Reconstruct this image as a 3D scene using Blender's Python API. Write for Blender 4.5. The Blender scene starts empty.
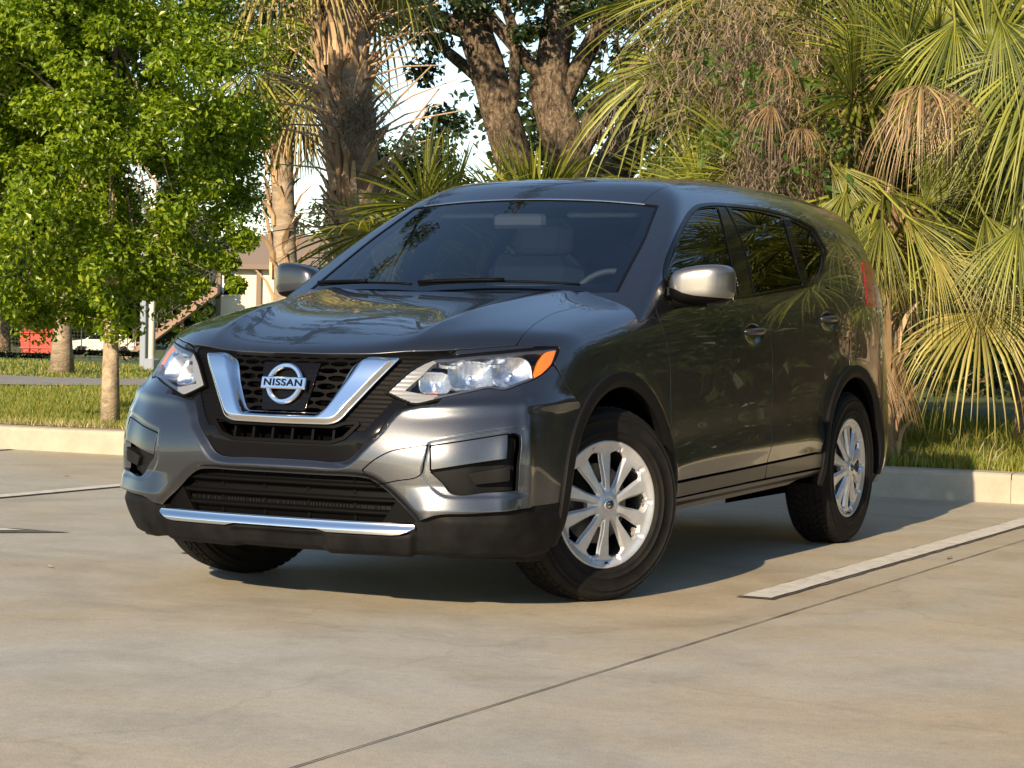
import bpy, math, random
import numpy as np
from mathutils import Vector, Matrix

random.seed(7)
RNG = np.random.default_rng(11)
scene = bpy.context.scene
COL = scene.collection
R = math.radians

# ------------------------------------------------------------------ camera
CAM = (4.3062, -7.48, 1.0312); YAW, PITCH, ROLL, FPX = .4773, -.0279, .0184, 2209.7
cam_d = bpy.data.cameras.new('camera'); cam = bpy.data.objects.new('camera', cam_d); COL.objects.link(cam)
fw = Vector((math.cos(PITCH)*math.sin(YAW)*-1, math.cos(PITCH)*math.cos(YAW), math.sin(PITCH)))
rt = fw.cross(Vector((0, 0, 1))).normalized(); up = rt.cross(fw)
rt, up = rt*math.cos(ROLL) + up*math.sin(ROLL), up*math.cos(ROLL) - rt*math.sin(ROLL)
mw = Matrix((rt, up, -fw)).transposed().to_4x4(); mw.translation = Vector(CAM); cam.matrix_world = mw
cam_d.sensor_width = 36.0; cam_d.lens = 36.0 * FPX / 1024; cam_d.clip_start = .1; cam_d.clip_end = 3000
scene.camera = cam

# ------------------------------------------------------------------ sky and sun
SUN_EL, SUN_AZ = R(23), R(4)          # low sun ahead of the car (towards -y), slightly to +x
to_sun = Vector((math.sin(SUN_AZ)*math.cos(SUN_EL), -math.cos(SUN_AZ)*math.cos(SUN_EL), math.sin(SUN_EL)))
world = bpy.data.worlds.new('World'); scene.world = world; world.use_nodes = True
wn = world.node_tree.nodes; wl = world.node_tree.links
bg = wn['Background']; sky = wn.new('ShaderNodeTexSky'); sky.sky_type = 'NISHITA'; sky.sun_disc = False
sky.sun_elevation = SUN_EL; sky.sun_rotation = math.atan2(to_sun.x, to_sun.y); sky.air_density = 1.0; sky.dust_density = .15; sky.ozone_density = 1.5
wl.new(sky.outputs[0], bg.inputs[0]); bg.inputs[1].default_value = .108
sun_d = bpy.data.lights.new('sun', 'SUN'); sun_d.energy = 5.0; sun_d.angle = R(.5); sun_d.color = (1.0, .79, .53)
sun = bpy.data.objects.new('sun', sun_d); COL.objects.link(sun); sun.rotation_euler = (-to_sun).to_track_quat('-Z', 'Y').to_euler()
sun.location = (0, -20, 12)
vs = scene.view_settings; vs.view_transform = 'Standard'; vs.look = 'None'; vs.gamma = 1; vs.exposure = 0.92; vs.use_curve_mapping = False
scene.cycles.max_bounces = 10; scene.cycles.transparent_max_bounces = 12; scene.cycles.glossy_bounces = 5; scene.cycles.diffuse_bounces = 3

# ------------------------------------------------------------------ object helpers
def tag(o, label=None, cat=None, group=None, kind=None):
    if label: o['label'] = label
    if cat: o['category'] = cat
    if group: o['group'] = group
    if kind: o['kind'] = kind
    return o
def empty(name, loc=(0, 0, 0), rz=0.0, parent=None):
    o = bpy.data.objects.new(name, None); COL.objects.link(o); o.location = loc; o.rotation_euler = (0, 0, rz); o.empty_display_size = .2
    if parent: o.parent = parent
    return o
def mesh_obj(name, V, faces, mats, parent=None, smooth=True, normals=None, midx=None, loc=None):
    me = bpy.data.meshes.new(name)
    V = np.asarray(V, np.float32)
    if isinstance(faces, np.ndarray):
        k = faces.shape[1]; nf = len(faces)
        me.vertices.add(len(V)); me.vertices.foreach_set('co', V.ravel())
        me.loops.add(nf * k); me.loops.foreach_set('vertex_index', faces.astype(np.int32).ravel())
        me.polygons.add(nf); me.polygons.foreach_set('loop_start', np.arange(0, nf * k, k, dtype=np.int32)); 
        me.update(calc_edges=True)
    else:
        me.from_pydata([tuple(map(float, p)) for p in V], [], faces)
    if not isinstance(mats, (list, tuple)): mats = [mats]
    for m in mats: me.materials.append(m)
    if midx is not None: me.polygons.foreach_set('material_index', np.asarray(midx, np.int32))
    me.polygons.foreach_set('use_smooth', np.full(len(me.polygons), smooth))
    me.validate(); me.update()
    if normals is not None and len(normals) == len(me.vertices):
        me.normals_split_custom_set_from_vertices([tuple(map(float, n)) for n in normals])
    o = bpy.data.objects.new(name, me); COL.objects.link(o)
    if parent: o.parent = parent
    if loc is not None: o.location = loc
    return o

class MB:
    """collects simple solids and links them as ONE mesh object"""
    def __init__(s): s.v = []; s.f = []; s.m = []
    def add(s, V, F, mi=0, M=None):
        b = len(s.v)
        for p in V:
            p = Vector(p)
            if M is not None: p = M @ p
            s.v.append(tuple(p))
        for f in F: s.f.append([i + b for i in f]); s.m.append(mi)
    def box(s, c, d, mi=0, rot=None, bev=0.0):
        x, y, z = (q / 2 for q in d); b = min(bev, x * .9, y * .9, z * .9)
        M = Matrix.Translation(c) @ (rot.to_4x4() if rot is not None else Matrix.Identity(4))
        if b <= 0:
            V = [(i * x, j * y, k * z) for k in (-1, 1) for j in (-1, 1) for i in (-1, 1)]
            s.add(V, [(0, 2, 3, 1), (4, 5, 7, 6), (0, 1, 5, 4), (2, 6, 7, 3), (0, 4, 6, 2), (1, 3, 7, 5)], mi, M); return
        V = []; 
        def ring(zz, ins): 
            a, c2 = x - ins, y - ins
            return [(-a + b, -c2, zz), (a - b, -c2, zz), (a, -c2 + b, zz), (a, c2 - b, zz), (a - b, c2, zz), (-a + b, c2, zz), (-a, c2 - b, zz), (-a, -c2 + b, zz)]
        for zz, ins in ((-z, b), (-z + b, 0), (z - b, 0), (z, b)): V += ring(zz, ins)
        F = [tuple(range(7, -1, -1)), tuple(range(24, 32))]
        for r in range(3):
            for i in range(8): j = (i + 1) % 8; F.append((r*8+i, r*8+j, r*8+8+j, r*8+8+i))
        s.add(V, F, mi, M)
    def tube(s, pts, rad, seg=8, mi=0, caps=True):
        pts = [Vector(p) for p in pts]; n = len(pts)
        rads = rad if isinstance(rad, (list, tuple)) else [rad] * n
        V = []; u = None
        for i, p in enumerate(pts):
            t = (pts[min(i+1, n-1)] - pts[max(i-1, 0)])
            if t.length < 1e-9: t = Vector((0, 0, 1))
            t.normalize()
            if u is None: u = t.orthogonal().normalized()
            else:
                u = (u - t * u.dot(t)); u = u.normalized() if u.length > 1e-6 else t.orthogonal().normalized()
            w = t.cross(u)
            for k in range(seg):
                a = 2 * math.pi * k / seg; V.append(p + (u * math.cos(a) + w * math.sin(a)) * rads[i])
        F = []
        for i in range(n - 1):
            for k in range(seg):
                j = (k + 1) % seg; F.append((i*seg+k, i*seg+j, (i+1)*seg+j, (i+1)*seg+k))
        if caps: F.append(tuple(range(seg - 1, -1, -1))); F.append(tuple((n-1)*seg + k for k in range(seg)))
        s.add(V, F, mi)
    def lathe(s, prof, seg=32, mi=0, M=None):
        """profile (r, a) turned about local X: a along x"""
        V = []; n = len(prof)
        for r, a in prof:
            for k in range(seg):
                t = 2 * math.pi * k / seg; V.append((a, r * math.cos(t), r * math.sin(t)))
        F = []
        for i in range(n - 1):
            for k in range(seg):
                j = (k + 1) % seg; F.append((i*seg+k, (i+1)*seg+k, (i+1)*seg+j, i*seg+j))
        s.add(V, F, mi, M)
    def obj(s, name, mats, parent=None, smooth=False, autosmooth=None, loc=None):
        o = mesh_obj(name, s.v, s.f, mats, parent, smooth, midx=s.m, loc=loc)
        if autosmooth is not None:
            for p in o.data.polygons: p.use_smooth = True
            sharp_by_angle(o.data, autosmooth)
        return o
def sharp_by_angle(me, ang):
    import bmesh
    bm = bmesh.new(); bm.from_mesh(me)
    for e in bm.edges:
        if len(e.link_faces) == 2: e.smooth = e.calc_face_angle(0) < ang
    bm.to_mesh(me); bm.free()

# ------------------------------------------------------------------ material helpers
def nodes(m): return m.node_tree.nodes, m.node_tree.links
def mat(name, col, rough=.5, metal=0.0, coat=0.0, spec=None, ior=None, coat_rough=.03):
    m = bpy.data.materials.new(name); m.use_nodes = True
    b = m.node_tree.nodes['Principled BSDF']
    b.inputs['Base Color'].default_value = (*col, 1); b.inputs['Roughness'].default_value = rough; b.inputs['Metallic'].default_value = metal
    b.inputs['Coat Weight'].default_value = coat; b.inputs['Coat Roughness'].default_value = coat_rough
    if spec is not None: b.inputs['Specular IOR Level'].default_value = spec
    if ior is not None: b.inputs['IOR'].default_value = ior
    return m
def noise(m, scale, detail=4, rough=.6, coord='Object', dist=0.0, vec=None):
    n, l = nodes(m); t = n.new('ShaderNodeTexNoise'); t.inputs['Scale'].default_value = scale; t.inputs['Detail'].default_value = detail
    t.inputs['Roughness'].default_value = rough; t.inputs['Distortion'].default_value = dist
    if vec is None:
        c = n.new('ShaderNodeTexCoord'); l.new(c.outputs[coord], t.inputs['Vector'])
    else: l.new(vec, t.inputs['Vector'])
    return t
def ramp(m, fac, stops):
    n, l = nodes(m); r = n.new('ShaderNodeValToRGB'); l.new(fac, r.inputs[0])
    while len(r.color_ramp.elements) < len(stops): r.color_ramp.elements.new(.5)
    for e, (p, c) in zip(r.color_ramp.elements, stops):
        e.position = p; e.color = (*c, 1) if len(c) == 3 else c
    return r
def mapped(m, scale, coord='Object', rot=(0, 0, 0)):
    n, l = nodes(m); c = n.new('ShaderNodeTexCoord'); mp = n.new('ShaderNodeMapping'); mp.inputs['Scale'].default_value = scale; mp.inputs['Rotation'].default_value = rot
    l.new(c.outputs[coord], mp.inputs['Vector']); return mp.outputs[0]
def bump(m, height, strength=.3, dist=.01, bsdf='Principled BSDF'):
    n, l = nodes(m); b = n.new('ShaderNodeBump'); b.inputs['Strength'].default_value = strength; b.inputs['Distance'].default_value = dist
    l.new(height, b.inputs['Height']); l.new(b.outputs[0], n[bsdf].inputs['Normal']); return b
def mixc(m, fac, a, b, mode='MIX'):
    n, l = nodes(m); x = n.new('ShaderNodeMix'); x.data_type = 'RGBA'; x.blend_type = mode
    if isinstance(fac, float): x.inputs[0].default_value = fac
    else: l.new(fac, x.inputs[0])
    for s, i in ((a, 6), (b, 7)):
        if isinstance(s, tuple): x.inputs[i].default_value = (*s, 1)
        else: l.new(s, x.inputs[i])
    return x.outputs[2]
def setcol(m, out): m.node_tree.links.new(out, m.node_tree.nodes['Principled BSDF'].inputs['Base Color'])
def glass_mat(name, tint, refl_rough=.0, ior=1.5):
    """thin glass: tinted see-through plus fresnel reflection"""
    m = bpy.data.materials.new(name); m.use_nodes = True; n, l = nodes(m); n.clear()
    out = n.new('ShaderNodeOutputMaterial'); mix = n.new('ShaderNodeMixShader'); fr = n.new('ShaderNodeFresnel'); fr.inputs[0].default_value = ior
    tr = n.new('ShaderNodeBsdfTransparent'); tr.inputs[0].default_value = (*tint, 1); gl = n.new('ShaderNodeBsdfGlossy'); gl.inputs['Roughness'].default_value = refl_rough
    ge = n.new('ShaderNodeNewGeometry'); mm = n.new('ShaderNodeMath'); mm.operation = 'MULTIPLY_ADD'; l.new(ge.outputs['Backfacing'], mm.inputs[0]); mm.inputs[1].default_value = 1 / ior - ior; mm.inputs[2].default_value = ior; l.new(mm.outputs[0], fr.inputs[0])
    l.new(fr.outputs[0], mix.inputs[0]); l.new(tr.outputs[0], mix.inputs[1]); l.new(gl.outputs[0], mix.inputs[2]); l.new(mix.outputs[0], out.inputs[0])
    return m
# ---------------------------------------------------------------- surface maths
def smax(a, b, k):
    h = np.maximum(k - np.abs(a - b), 0.0) / k
    return np.maximum(a, b) + h * h * h * k / 6.0

class Card:
    """cardinal basis of a natural cubic spline: value = basis(x) @ data"""
    def __init__(s, xk):
        s.x = np.asarray(xk, float); n = len(s.x); h = np.diff(s.x)
        A = np.zeros((n, n)); B = np.zeros((n, n)); A[0, 0] = A[-1, -1] = 1
        for i in range(1, n - 1):
            A[i, i-1] = h[i-1]; A[i, i] = 2 * (h[i-1] + h[i]); A[i, i+1] = h[i]
            B[i, i-1] = 6 / h[i-1]; B[i, i] = -6 / h[i-1] - 6 / h[i]; B[i, i+1] = 6 / h[i]
        s.M = np.linalg.solve(A, B)
    def basis(s, q):
        q = np.asarray(q, float).ravel(); x = s.x; n = len(x)
        qc = np.clip(q, x[0], x[-1]); i = np.clip(np.searchsorted(x, qc) - 1, 0, n - 2)
        h = x[i+1] - x[i]; a = (x[i+1] - qc) / h; b = 1 - a
        R = np.zeros((len(q), n)); r = np.arange(len(q))
        R[r, i] += a; R[r, i+1] += b
        R += ((a**3 - a) * h * h / 6)[:, None] * s.M[i] + ((b**3 - b) * h * h / 6)[:, None] * s.M[i+1]
        # linear extrapolation
        lo = q < x[0]; hi = q > x[-1]
        if lo.any():
            h0 = x[1] - x[0]; d = -h0 / 3 * s.M[0] - h0 / 6 * s.M[1]; d[0] -= 1 / h0; d[1] += 1 / h0
            R[lo] += (q[lo] - x[0])[:, None] * d
        if hi.any():
            h0 = x[-1] - x[-2]; d = h0 / 6 * s.M[-2] + h0 / 3 * s.M[-1]; d[-2] -= 1 / h0; d[-1] += 1 / h0
            R[hi] += (q[hi] - x[-1])[:, None] * d
        return R

class Sp:
    def __init__(s, *kv):
        s.c = Card([k for k, _ in kv]); s.v = np.array([v for _, v in kv], float)
    def __call__(s, q):
        q = np.asarray(q, float); return (s.c.basis(q) @ s.v).reshape(q.shape)

class Sp2:
    def __init__(s, xk, zk, T):
        s.cx = Card(xk); s.cz = Card(zk); s.T = np.array(T, float)   # rows z, cols x
    def __call__(s, x, z):
        x = np.asarray(x, float); z = np.asarray(z, float); x, z = np.broadcast_arrays(x, z)
        return np.einsum('mi,ij,mj->m', s.cz.basis(z), s.T, s.cx.basis(x)).reshape(x.shape)

def sstep(a, b, x):
    t = np.clip((x - a) / (b - a), 0, 1); return t * t * (3 - 2 * t)

Wp = Sp((-1.0, .86), (-.6, .885), (-.3, .898), (0, .903), (.5, .901), (1.3, .904), (2.0, .904), (2.7, .900), (3.0, .888), (3.3, .86), (3.7, .78))
Tp = Sp((.10, -.12), (.18, -.075), (.25, -.045), (.32, -.016), (.40, -.003), (.48, .0), (.56, -.004), (.68, -.011), (.80, -.018), (.92, -.024), (1.0, -.033),
        (1.08, -.048), (1.144, -.066), (1.25, -.103), (1.35, -.150), (1.45, -.212), (1.52, -.262), (1.60, -.335), (1.7, -.45))
def belt_rise(y): return .055 * (np.clip(y, -.2, 3.2) - .45)
def Xs(y, z):
    zeta = z - belt_rise(y) * sstep(.55, 1.1, z)
    x = Wp(y) + Tp(zeta)
    for yc in (0.0, 2.70):
        r = np.hypot(y - yc, z - .355)
        x = x + .012 * np.exp(-((r - .47) / .05) ** 2) * sstep(.2, .4, z)
    return x
Hc = Sp((-1.05, .80), (-.95, .865), (-.86, .915), (-.80, .938), (-.7, .973), (-.5, 1.032), (-.2, 1.092), (.1, 1.136), (.3, 1.16), (.6, 1.195), (1.2, 1.25))
Hx = Sp((0, 0), (.3, -.003), (.45, -.006), (.58, -.016), (.68, -.034), (.78, -.062), (.88, -.105), (1.0, -.17))
def Hood(x, y):
    ridge = .022 * np.exp(-np.sqrt((x - (.47 + .12 * (y + .3))) ** 2 + .0003) / .075) * sstep(-.9, -.5, y)
    return Hc(y) + Hx(x) + ridge
Yf = Sp2([0, .2, .4, .55, .68, .78, .85, .92], [.12, .20, .30, .42, .56, .70, .82, .93, 1.05], [
    [-.85, -.845, -.82, -.78, -.71, -.61, -.50, -.25],
    [-.900, -.895, -.875, -.835, -.765, -.67, -.55, -.30],
    [-.935, -.93, -.912, -.875, -.815, -.74, -.64, -.38],
    [-.945, -.94, -.92, -.887, -.835, -.77, -.69, -.45],
    [-.955, -.947, -.925, -.89, -.838, -.775, -.70, -.45],
    [-.93, -.92, -.885, -.84, -.785, -.72, -.635, -.40],
    [-.90, -.88, -.835, -.775, -.705, -.62, -.51, -.28],
    [-.87, -.85, -.795, -.715, -.62, -.52, -.39, -.15],
    [-.81, -.79, -.72, -.62, -.50, -.38, -.23, 0]])
def Ws(x, z): return .23 + (z - 1.166) * 1.78 + .25 * (z - 1.166) ** 2 + .30 * x * x
Rc = Sp((.7, 1.54), (1.0, 1.618), (1.2, 1.654), (1.6, 1.693), (2.0, 1.706), (2.5, 1.70), (3.0, 1.672), (3.3, 1.64), (3.6, 1.59))
def Roof(x, y): return Rc(y) - .05 * x * x - .10 * x ** 4
Rr = Sp((.1, 3.50), (.3, 3.60), (.5, 3.66), (.7, 3.67), (.9, 3.60), (1.1, 3.52), (1.28, 3.45), (1.45, 3.37), (1.6, 3.26), (1.75, 3.12))
def Yr(x, z): return Rr(z) - .22 * (x / .9) ** 4

def F_low(x, y, z):
    x = np.abs(x)
    f = smax(x - Xs(y, z), z - Hood(x, y), .10)
    f = smax(f, Yf(x, z) - y, .045 + .06 * sstep(.65, .9, z))
    return smax(f, y - Yr(x, z), .14)
def F_up(x, y, z):
    x = np.abs(x)
    f = smax(x - Xs(y, z), z - Roof(x, y), .14)
    f = smax(f, (Ws(x, z) - y) * .49, .05)
    f = smax(f, (y - Yr(x, z)), .10)
    return np.maximum(f, 1.0 - z)
def F_all(x, y, z): return np.minimum(F_low(x, y, z), F_up(x, y, z))

def cast(F, O, D, tmax, n=48):
    """first crossing F>0 -> F<=0 along rays O + t D (entering the body); returns points, valid"""
    m = len(O); t0 = np.zeros(m); ok = np.zeros(m, bool); lo = np.zeros(m); hi = np.full(m, tmax)
    prev = F(*(O.T)); ts = np.linspace(0, tmax, n + 1)[1:]; tp = 0
    for t in ts:
        P = O + D * t; f = F(*P.T); c = (~ok) & (prev > 0) & (f <= 0)
        lo[c] = tp; hi[c] = t; ok |= c; prev = f; tp = t
    for _ in range(26):
        mid = (lo + hi) / 2; P = O + D * mid[:, None]; f = F(*P.T); a = f > 0
        lo = np.where(a, mid, lo); hi = np.where(a, hi, mid)
    return O + D * ((lo + hi) / 2)[:, None], ok
def grad(F, P, h=2e-4):
    g = np.stack([F(*(P + np.eye(3)[i] * h).T) - F(*(P - np.eye(3)[i] * h).T) for i in range(3)], 1)
    return g / (np.linalg.norm(g, axis=1, keepdims=True) + 1e-12)
# ------------------------------------------------------------------ panels cut from the body surface
PROJ = {}
def _side(s):
    def ray(u, v): return np.stack([np.full_like(u, 1.4 * s), u, v], 1), np.tile([-s, 0., 0.], (len(u), 1))
    return ray
def _cyl(ax_y, s):
    def ray(u, v):
        d = np.stack([np.sin(u), -s * np.cos(u), np.zeros_like(u)], 1)
        return np.stack([np.zeros_like(u), np.full_like(u, ax_y), v], 1) + d * 2.2, -d
    return ray
PROJ['side'] = (_side(1), lambda P: P[:, 1:3])
PROJ['cyl'] = (_cyl(.2, 1), lambda P: np.stack([np.arctan2(P[:, 0], .2 - P[:, 1]), P[:, 2]], 1))
PROJ['rcyl'] = (_cyl(2.6, -1), lambda P: np.stack([np.arctan2(P[:, 0], P[:, 1] - 2.6), P[:, 2]], 1))
PROJ['top'] = (lambda u, v: (np.stack([u, v, np.full_like(u, 2.1)], 1), np.tile([0., 0, -1], (len(u), 1))), lambda P: P[:, :2])
_q = 2 ** -.5
PROJ['diag'] = (lambda u, v: (np.stack([-v * _q, u, v * _q], 1) + np.array([_q, 0, _q]) * 2.4, np.tile([-_q, 0, -_q], (len(u), 1))), lambda P: np.stack([P[:, 1], (P[:, 2] - P[:, 0]) * _q], 1))
PROJ['ws'] = (lambda u, v: (np.stack([u, v * .8714, v * .4908], 1) + np.array([0, -.4908, .8714]) * 1.2, np.tile([0, .4908, -.8714], (len(u), 1))), lambda P: np.stack([P[:, 0], P[:, 1] * .8714 + P[:, 2] * .4908], 1))

def catmull(pts, sub=6, closed=True, corner=50):
    """smooth a polyline but keep its sharp corners"""
    p = np.asarray(pts, float); n = len(p); out = []
    def isc(i):
        if not closed and i in (0, n - 1): return True
        a = p[i] - p[i-1]; b = p[(i+1) % n] - p[i]
        c = (a @ b) / (np.linalg.norm(a) * np.linalg.norm(b) + 1e-12); return math.degrees(math.acos(max(-1, min(1, c)))) > corner
    cs = [isc(i) for i in range(n)]
    for i in range(n if closed else n - 1):
        j = (i + 1) % n; p1, p2 = p[i], p[j]
        L = np.linalg.norm(p2 - p1)
        m1 = np.zeros(2) if False else ((p2 - p[i-1]) if not cs[i] else (p2 - p1))
        m2 = (p[(j+1) % n] - p1) if not cs[j] else (p2 - p1)
        m1 = m1 / (np.linalg.norm(m1) + 1e-12) * L; m2 = m2 / (np.linalg.norm(m2) + 1e-12) * L
        for t in np.linspace(0, 1, sub, endpoint=False):
            out.append((2*t**3-3*t*t+1)*p1 + (t**3-2*t*t+t)*m1 + (-2*t**3+3*t*t)*p2 + (t**3-t*t)*m2)
    if not closed: out.append(p[-1])
    return np.array(out)
def sdf(Q, poly):
    """signed distance (negative inside) of points Q to a closed 2-D polygon"""
    A = poly; B = np.roll(poly, -1, 0); d = np.full(len(Q), 1e9); ins = np.zeros(len(Q), bool)
    for a, b in zip(A, B):
        ab = b - a; l2 = ab @ ab
        if l2 < 1e-16: continue
        t = np.clip(((Q - a) @ ab) / l2, 0, 1); e = Q - a - t[:, None] * ab
        d = np.minimum(d, (e * e).sum(1))
        c = (a[1] > Q[:, 1]) != (b[1] > Q[:, 1])
        if c.any():
            xi = a[0] + (Q[:, 1] - a[1]) / (b[1] - a[1] if b[1] != a[1] else 1e-12) * ab[0]
            ins ^= c & (Q[:, 0] < xi)
    d = np.sqrt(d); return np.where(ins, -d, d)
def absx(P): P = P.copy(); P[:, 0] = np.abs(P[:, 0]); return P
def inside(proj, pts, smooth=True, corner=50, sub=6):
    poly = catmull(pts, sub, True, corner) if smooth else np.asarray(pts, float); f = PROJ[proj][1]
    return lambda P: sdf(f(absx(P)), poly)
def outside(fn): return lambda P: -fn(P)
def ring(yc, r): return lambda P: r - np.hypot(P[:, 1] - yc, P[:, 2] - .355)         # negative outside the wheel circle
def disc(yc, r): return lambda P: np.hypot(P[:, 1] - yc, P[:, 2] - .355) - r

def shoot(F, O, D, shape):
    nu, nv = shape; st = max(1, min(6, min(nu, nv) // 5))
    iu = np.unique(np.r_[np.arange(0, nu, st), nu - 1]); iv = np.unique(np.r_[np.arange(0, nv, st), nv - 1])
    idx = (iu[:, None] * nv + iv[None, :])
    P, ok = cast(F, O[idx.ravel()], D[idx.ravel()], 3.2, 64)
    t = ((P - O[idx.ravel()]) * D[idx.ravel()]).sum(1)
    if (~ok).any() and ok.any():
        g = np.argwhere(ok.reshape(idx.shape)); 
        for k in np.flatnonzero(~ok):
            a, b = divmod(k, idx.shape[1]); j = np.argmin(((g - [a, b]) ** 2).sum(1)); t[k] = t[g[j][0] * idx.shape[1] + g[j][1]]
    T = t.reshape(idx.shape)
    T = np.stack([np.interp(np.arange(nv), iv, row) for row in T]); T = np.stack([np.interp(np.arange(nu), iu, c) for c in T.T], 1)
    t = T.ravel()
    for _ in range(6):
        P = O + D * t[:, None]; f = F(*P.T); g = (F(*(P + D * 1e-4).T) - f) / 1e-4
        g = np.where(np.abs(g) < .15, -.5, g); t = t - np.clip(f / g, -.04, .04)
    P = O + D * t[:, None]; f = F(*P.T)
    N = np.stack([F(*(P + np.eye(3)[i] * 2e-4).T) - f for i in range(3)], 1); N /= np.linalg.norm(N, axis=1, keepdims=True) + 1e-12
    return P, N, np.abs(f) < 1e-3

def clip_tris(V, N, T, d):
    ins = d < 0; c = ins[T].sum(1); out = [T[c == 3]]; ek = []; pend = []
    for k in (1, 2):
        S = T[c == k]
        if not len(S): continue
        want = ins[S] if k == 1 else ~ins[S]; r = want.argmax(1)
        S = np.stack([S[np.arange(len(S)), (r + j) % 3] for j in range(3)], 1); pend.append((k, S))
    base = len(V); keys = []
    for k, S in pend: keys += [S[:, [0, 1]], S[:, [0, 2]]]
    if not keys: return V, N, out[0]
    K = np.sort(np.concatenate(keys), 1); U, inv = np.unique(K, axis=0, return_inverse=True); inv = inv.ravel()
    a, b = U[:, 0], U[:, 1]; t = d[a] / (d[a] - d[b]); t = np.clip(t, .02, .98)[:, None]
    V2 = np.concatenate([V, V[a] * (1 - t) + V[b] * t]); n2 = N[a] * (1 - t) + N[b] * t; n2 /= np.linalg.norm(n2, axis=1, keepdims=True) + 1e-12
    N2 = np.concatenate([N, n2]); o = 0
    for k, S in pend:
        m = len(S); e1 = base + inv[o:o+m]; e2 = base + inv[o+m:o+2*m]; o += 2 * m
        if k == 1: out.append(np.stack([S[:, 0], e1, e2], 1))
        else: out.append(np.stack([S[:, 1], S[:, 2], e2], 1)); out.append(np.stack([S[:, 1], e2, e1], 1))
    return V2, N2, np.concatenate(out)
def compact(V, N, T):
    u, inv = np.unique(T, return_inverse=True); return V[u], N[u], inv.reshape(T.shape)
def flange(V, N, T, depth, bev=.0016, rim=None):
    """rolled edge and return flange round every free border; rim=(min boundary filter)"""
    E = np.concatenate([T[:, [0, 1]], T[:, [1, 2]], T[:, [2, 0]]]); k = np.sort(E, 1)
    u, inv, cnt = np.unique(k, axis=0, return_inverse=True, return_counts=True); B = E[cnt[inv.ravel()] == 1]
    if not len(B) or depth <= 0: return V, N, T
    tv = V[B[:, 1]] - V[B[:, 0]]; nn = (N[B[:, 0]] + N[B[:, 1]]) / 2; o = np.cross(tv, nn); o /= np.linalg.norm(o, axis=1, keepdims=True) + 1e-12
    acc = np.zeros_like(V); np.add.at(acc, B[:, 0], o); np.add.at(acc, B[:, 1], o)
    bv = np.unique(B); out = acc[bv]; out /= np.linalg.norm(out, axis=1, keepdims=True) + 1e-12
    loc = np.full(len(V), -1); loc[bv] = np.arange(len(bv)); n0 = len(V); m = len(bv)
    r1 = V[bv] + out * bev - N[bv] * bev; r2 = r1 - N[bv] * depth
    V2 = np.concatenate([V, r1, r2]); N2 = np.concatenate([N, out, out])
    a, b = B[:, 0], B[:, 1]; a1, b1 = n0 + loc[a], n0 + loc[b]; a2, b2 = a1 + m, b1 + m
    return V2, N2, np.concatenate([T, np.stack([b, a, a1], 1), np.stack([b, a1, b1], 1), np.stack([b1, a1, a2], 1), np.stack([b1, a2, b2], 1)])
def grid_tris(nu, nv):
    i = np.arange(nu * nv).reshape(nu, nv); a, b, c, d = i[:-1, :-1].ravel(), i[1:, :-1].ravel(), i[1:, 1:].ravel(), i[:-1, 1:].ravel()
    return np.concatenate([np.stack([a, b, c], 1), np.stack([a, c, d], 1)])

def panel(name, proj, ub, vb, step, clips, F, mt, parent, off=0.0, disp=None, gap=.0028, fl=.012, bev=.0016, mirror=False, link=True, loose=False):
    nu = max(3, int(round((ub[1] - ub[0]) / step)) + 1); nv = max(3, int(round((vb[1] - vb[0]) / step)) + 1)
    U, Vv = np.meshgrid(np.linspace(*ub, nu), np.linspace(*vb, nv), indexing='ij'); O, D = PROJ[proj][0](U.ravel(), Vv.ravel())
    P, N, ok = shoot(F, O, D, (nu, nv)); d = np.full(len(P), -1.0)
    for c in clips: d = np.maximum(d, c(P))
    d = d + gap; d[~ok] = np.maximum(d[~ok], .01)
    Q = P + N * off
    if disp is not None:
        Q = Q + N * disp(P)[:, None]; G = Q.reshape(nu, nv, 3); n = np.cross(np.gradient(G, axis=0), np.gradient(G, axis=1)).reshape(-1, 3)
        n /= np.linalg.norm(n, axis=1, keepdims=True) + 1e-12; n *= np.sign((n * N).sum(1))[:, None] + 1e-9; N = n
    T = grid_tris(nu, nv)
    fn = np.cross(Q[T[:, 1]] - Q[T[:, 0]], Q[T[:, 2]] - Q[T[:, 0]]); T = np.where(((fn * N[T[:, 0]]).sum(1) < 0)[:, None], T[:, ::-1], T)
    V, N, T = clip_tris(Q, N, T, d); V, N, T = compact(V, N, T)
    V, N, T = flange(V, N, T, fl, bev)
    if not link: return V, N, T
    if loose:
        lab = np.arange(len(V))
        while True:
            m = lab[T].min(1); n_ = lab.copy()
            for k in range(3): np.minimum.at(n_, T[:, k], m)
            n_ = n_[n_]
            if (n_ == lab).all(): break
            lab = n_
        res = []
        for q in np.unique(lab):
            t = T[lab[T[:, 0]] == q]
            if len(t) > 8: v_, n2, t = compact(V, N, t); res.append(mesh_obj(name, v_, t, mt, parent, True, n2))
        return res
    o = mesh_obj(name, V, T, mt, parent, True, N); res = [o]
    if mirror:
        f = np.array([-1., 1, 1]); res.append(mesh_obj(name, V * f, T[:, ::-1], mt, parent, True, N * f))
    return res
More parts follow.
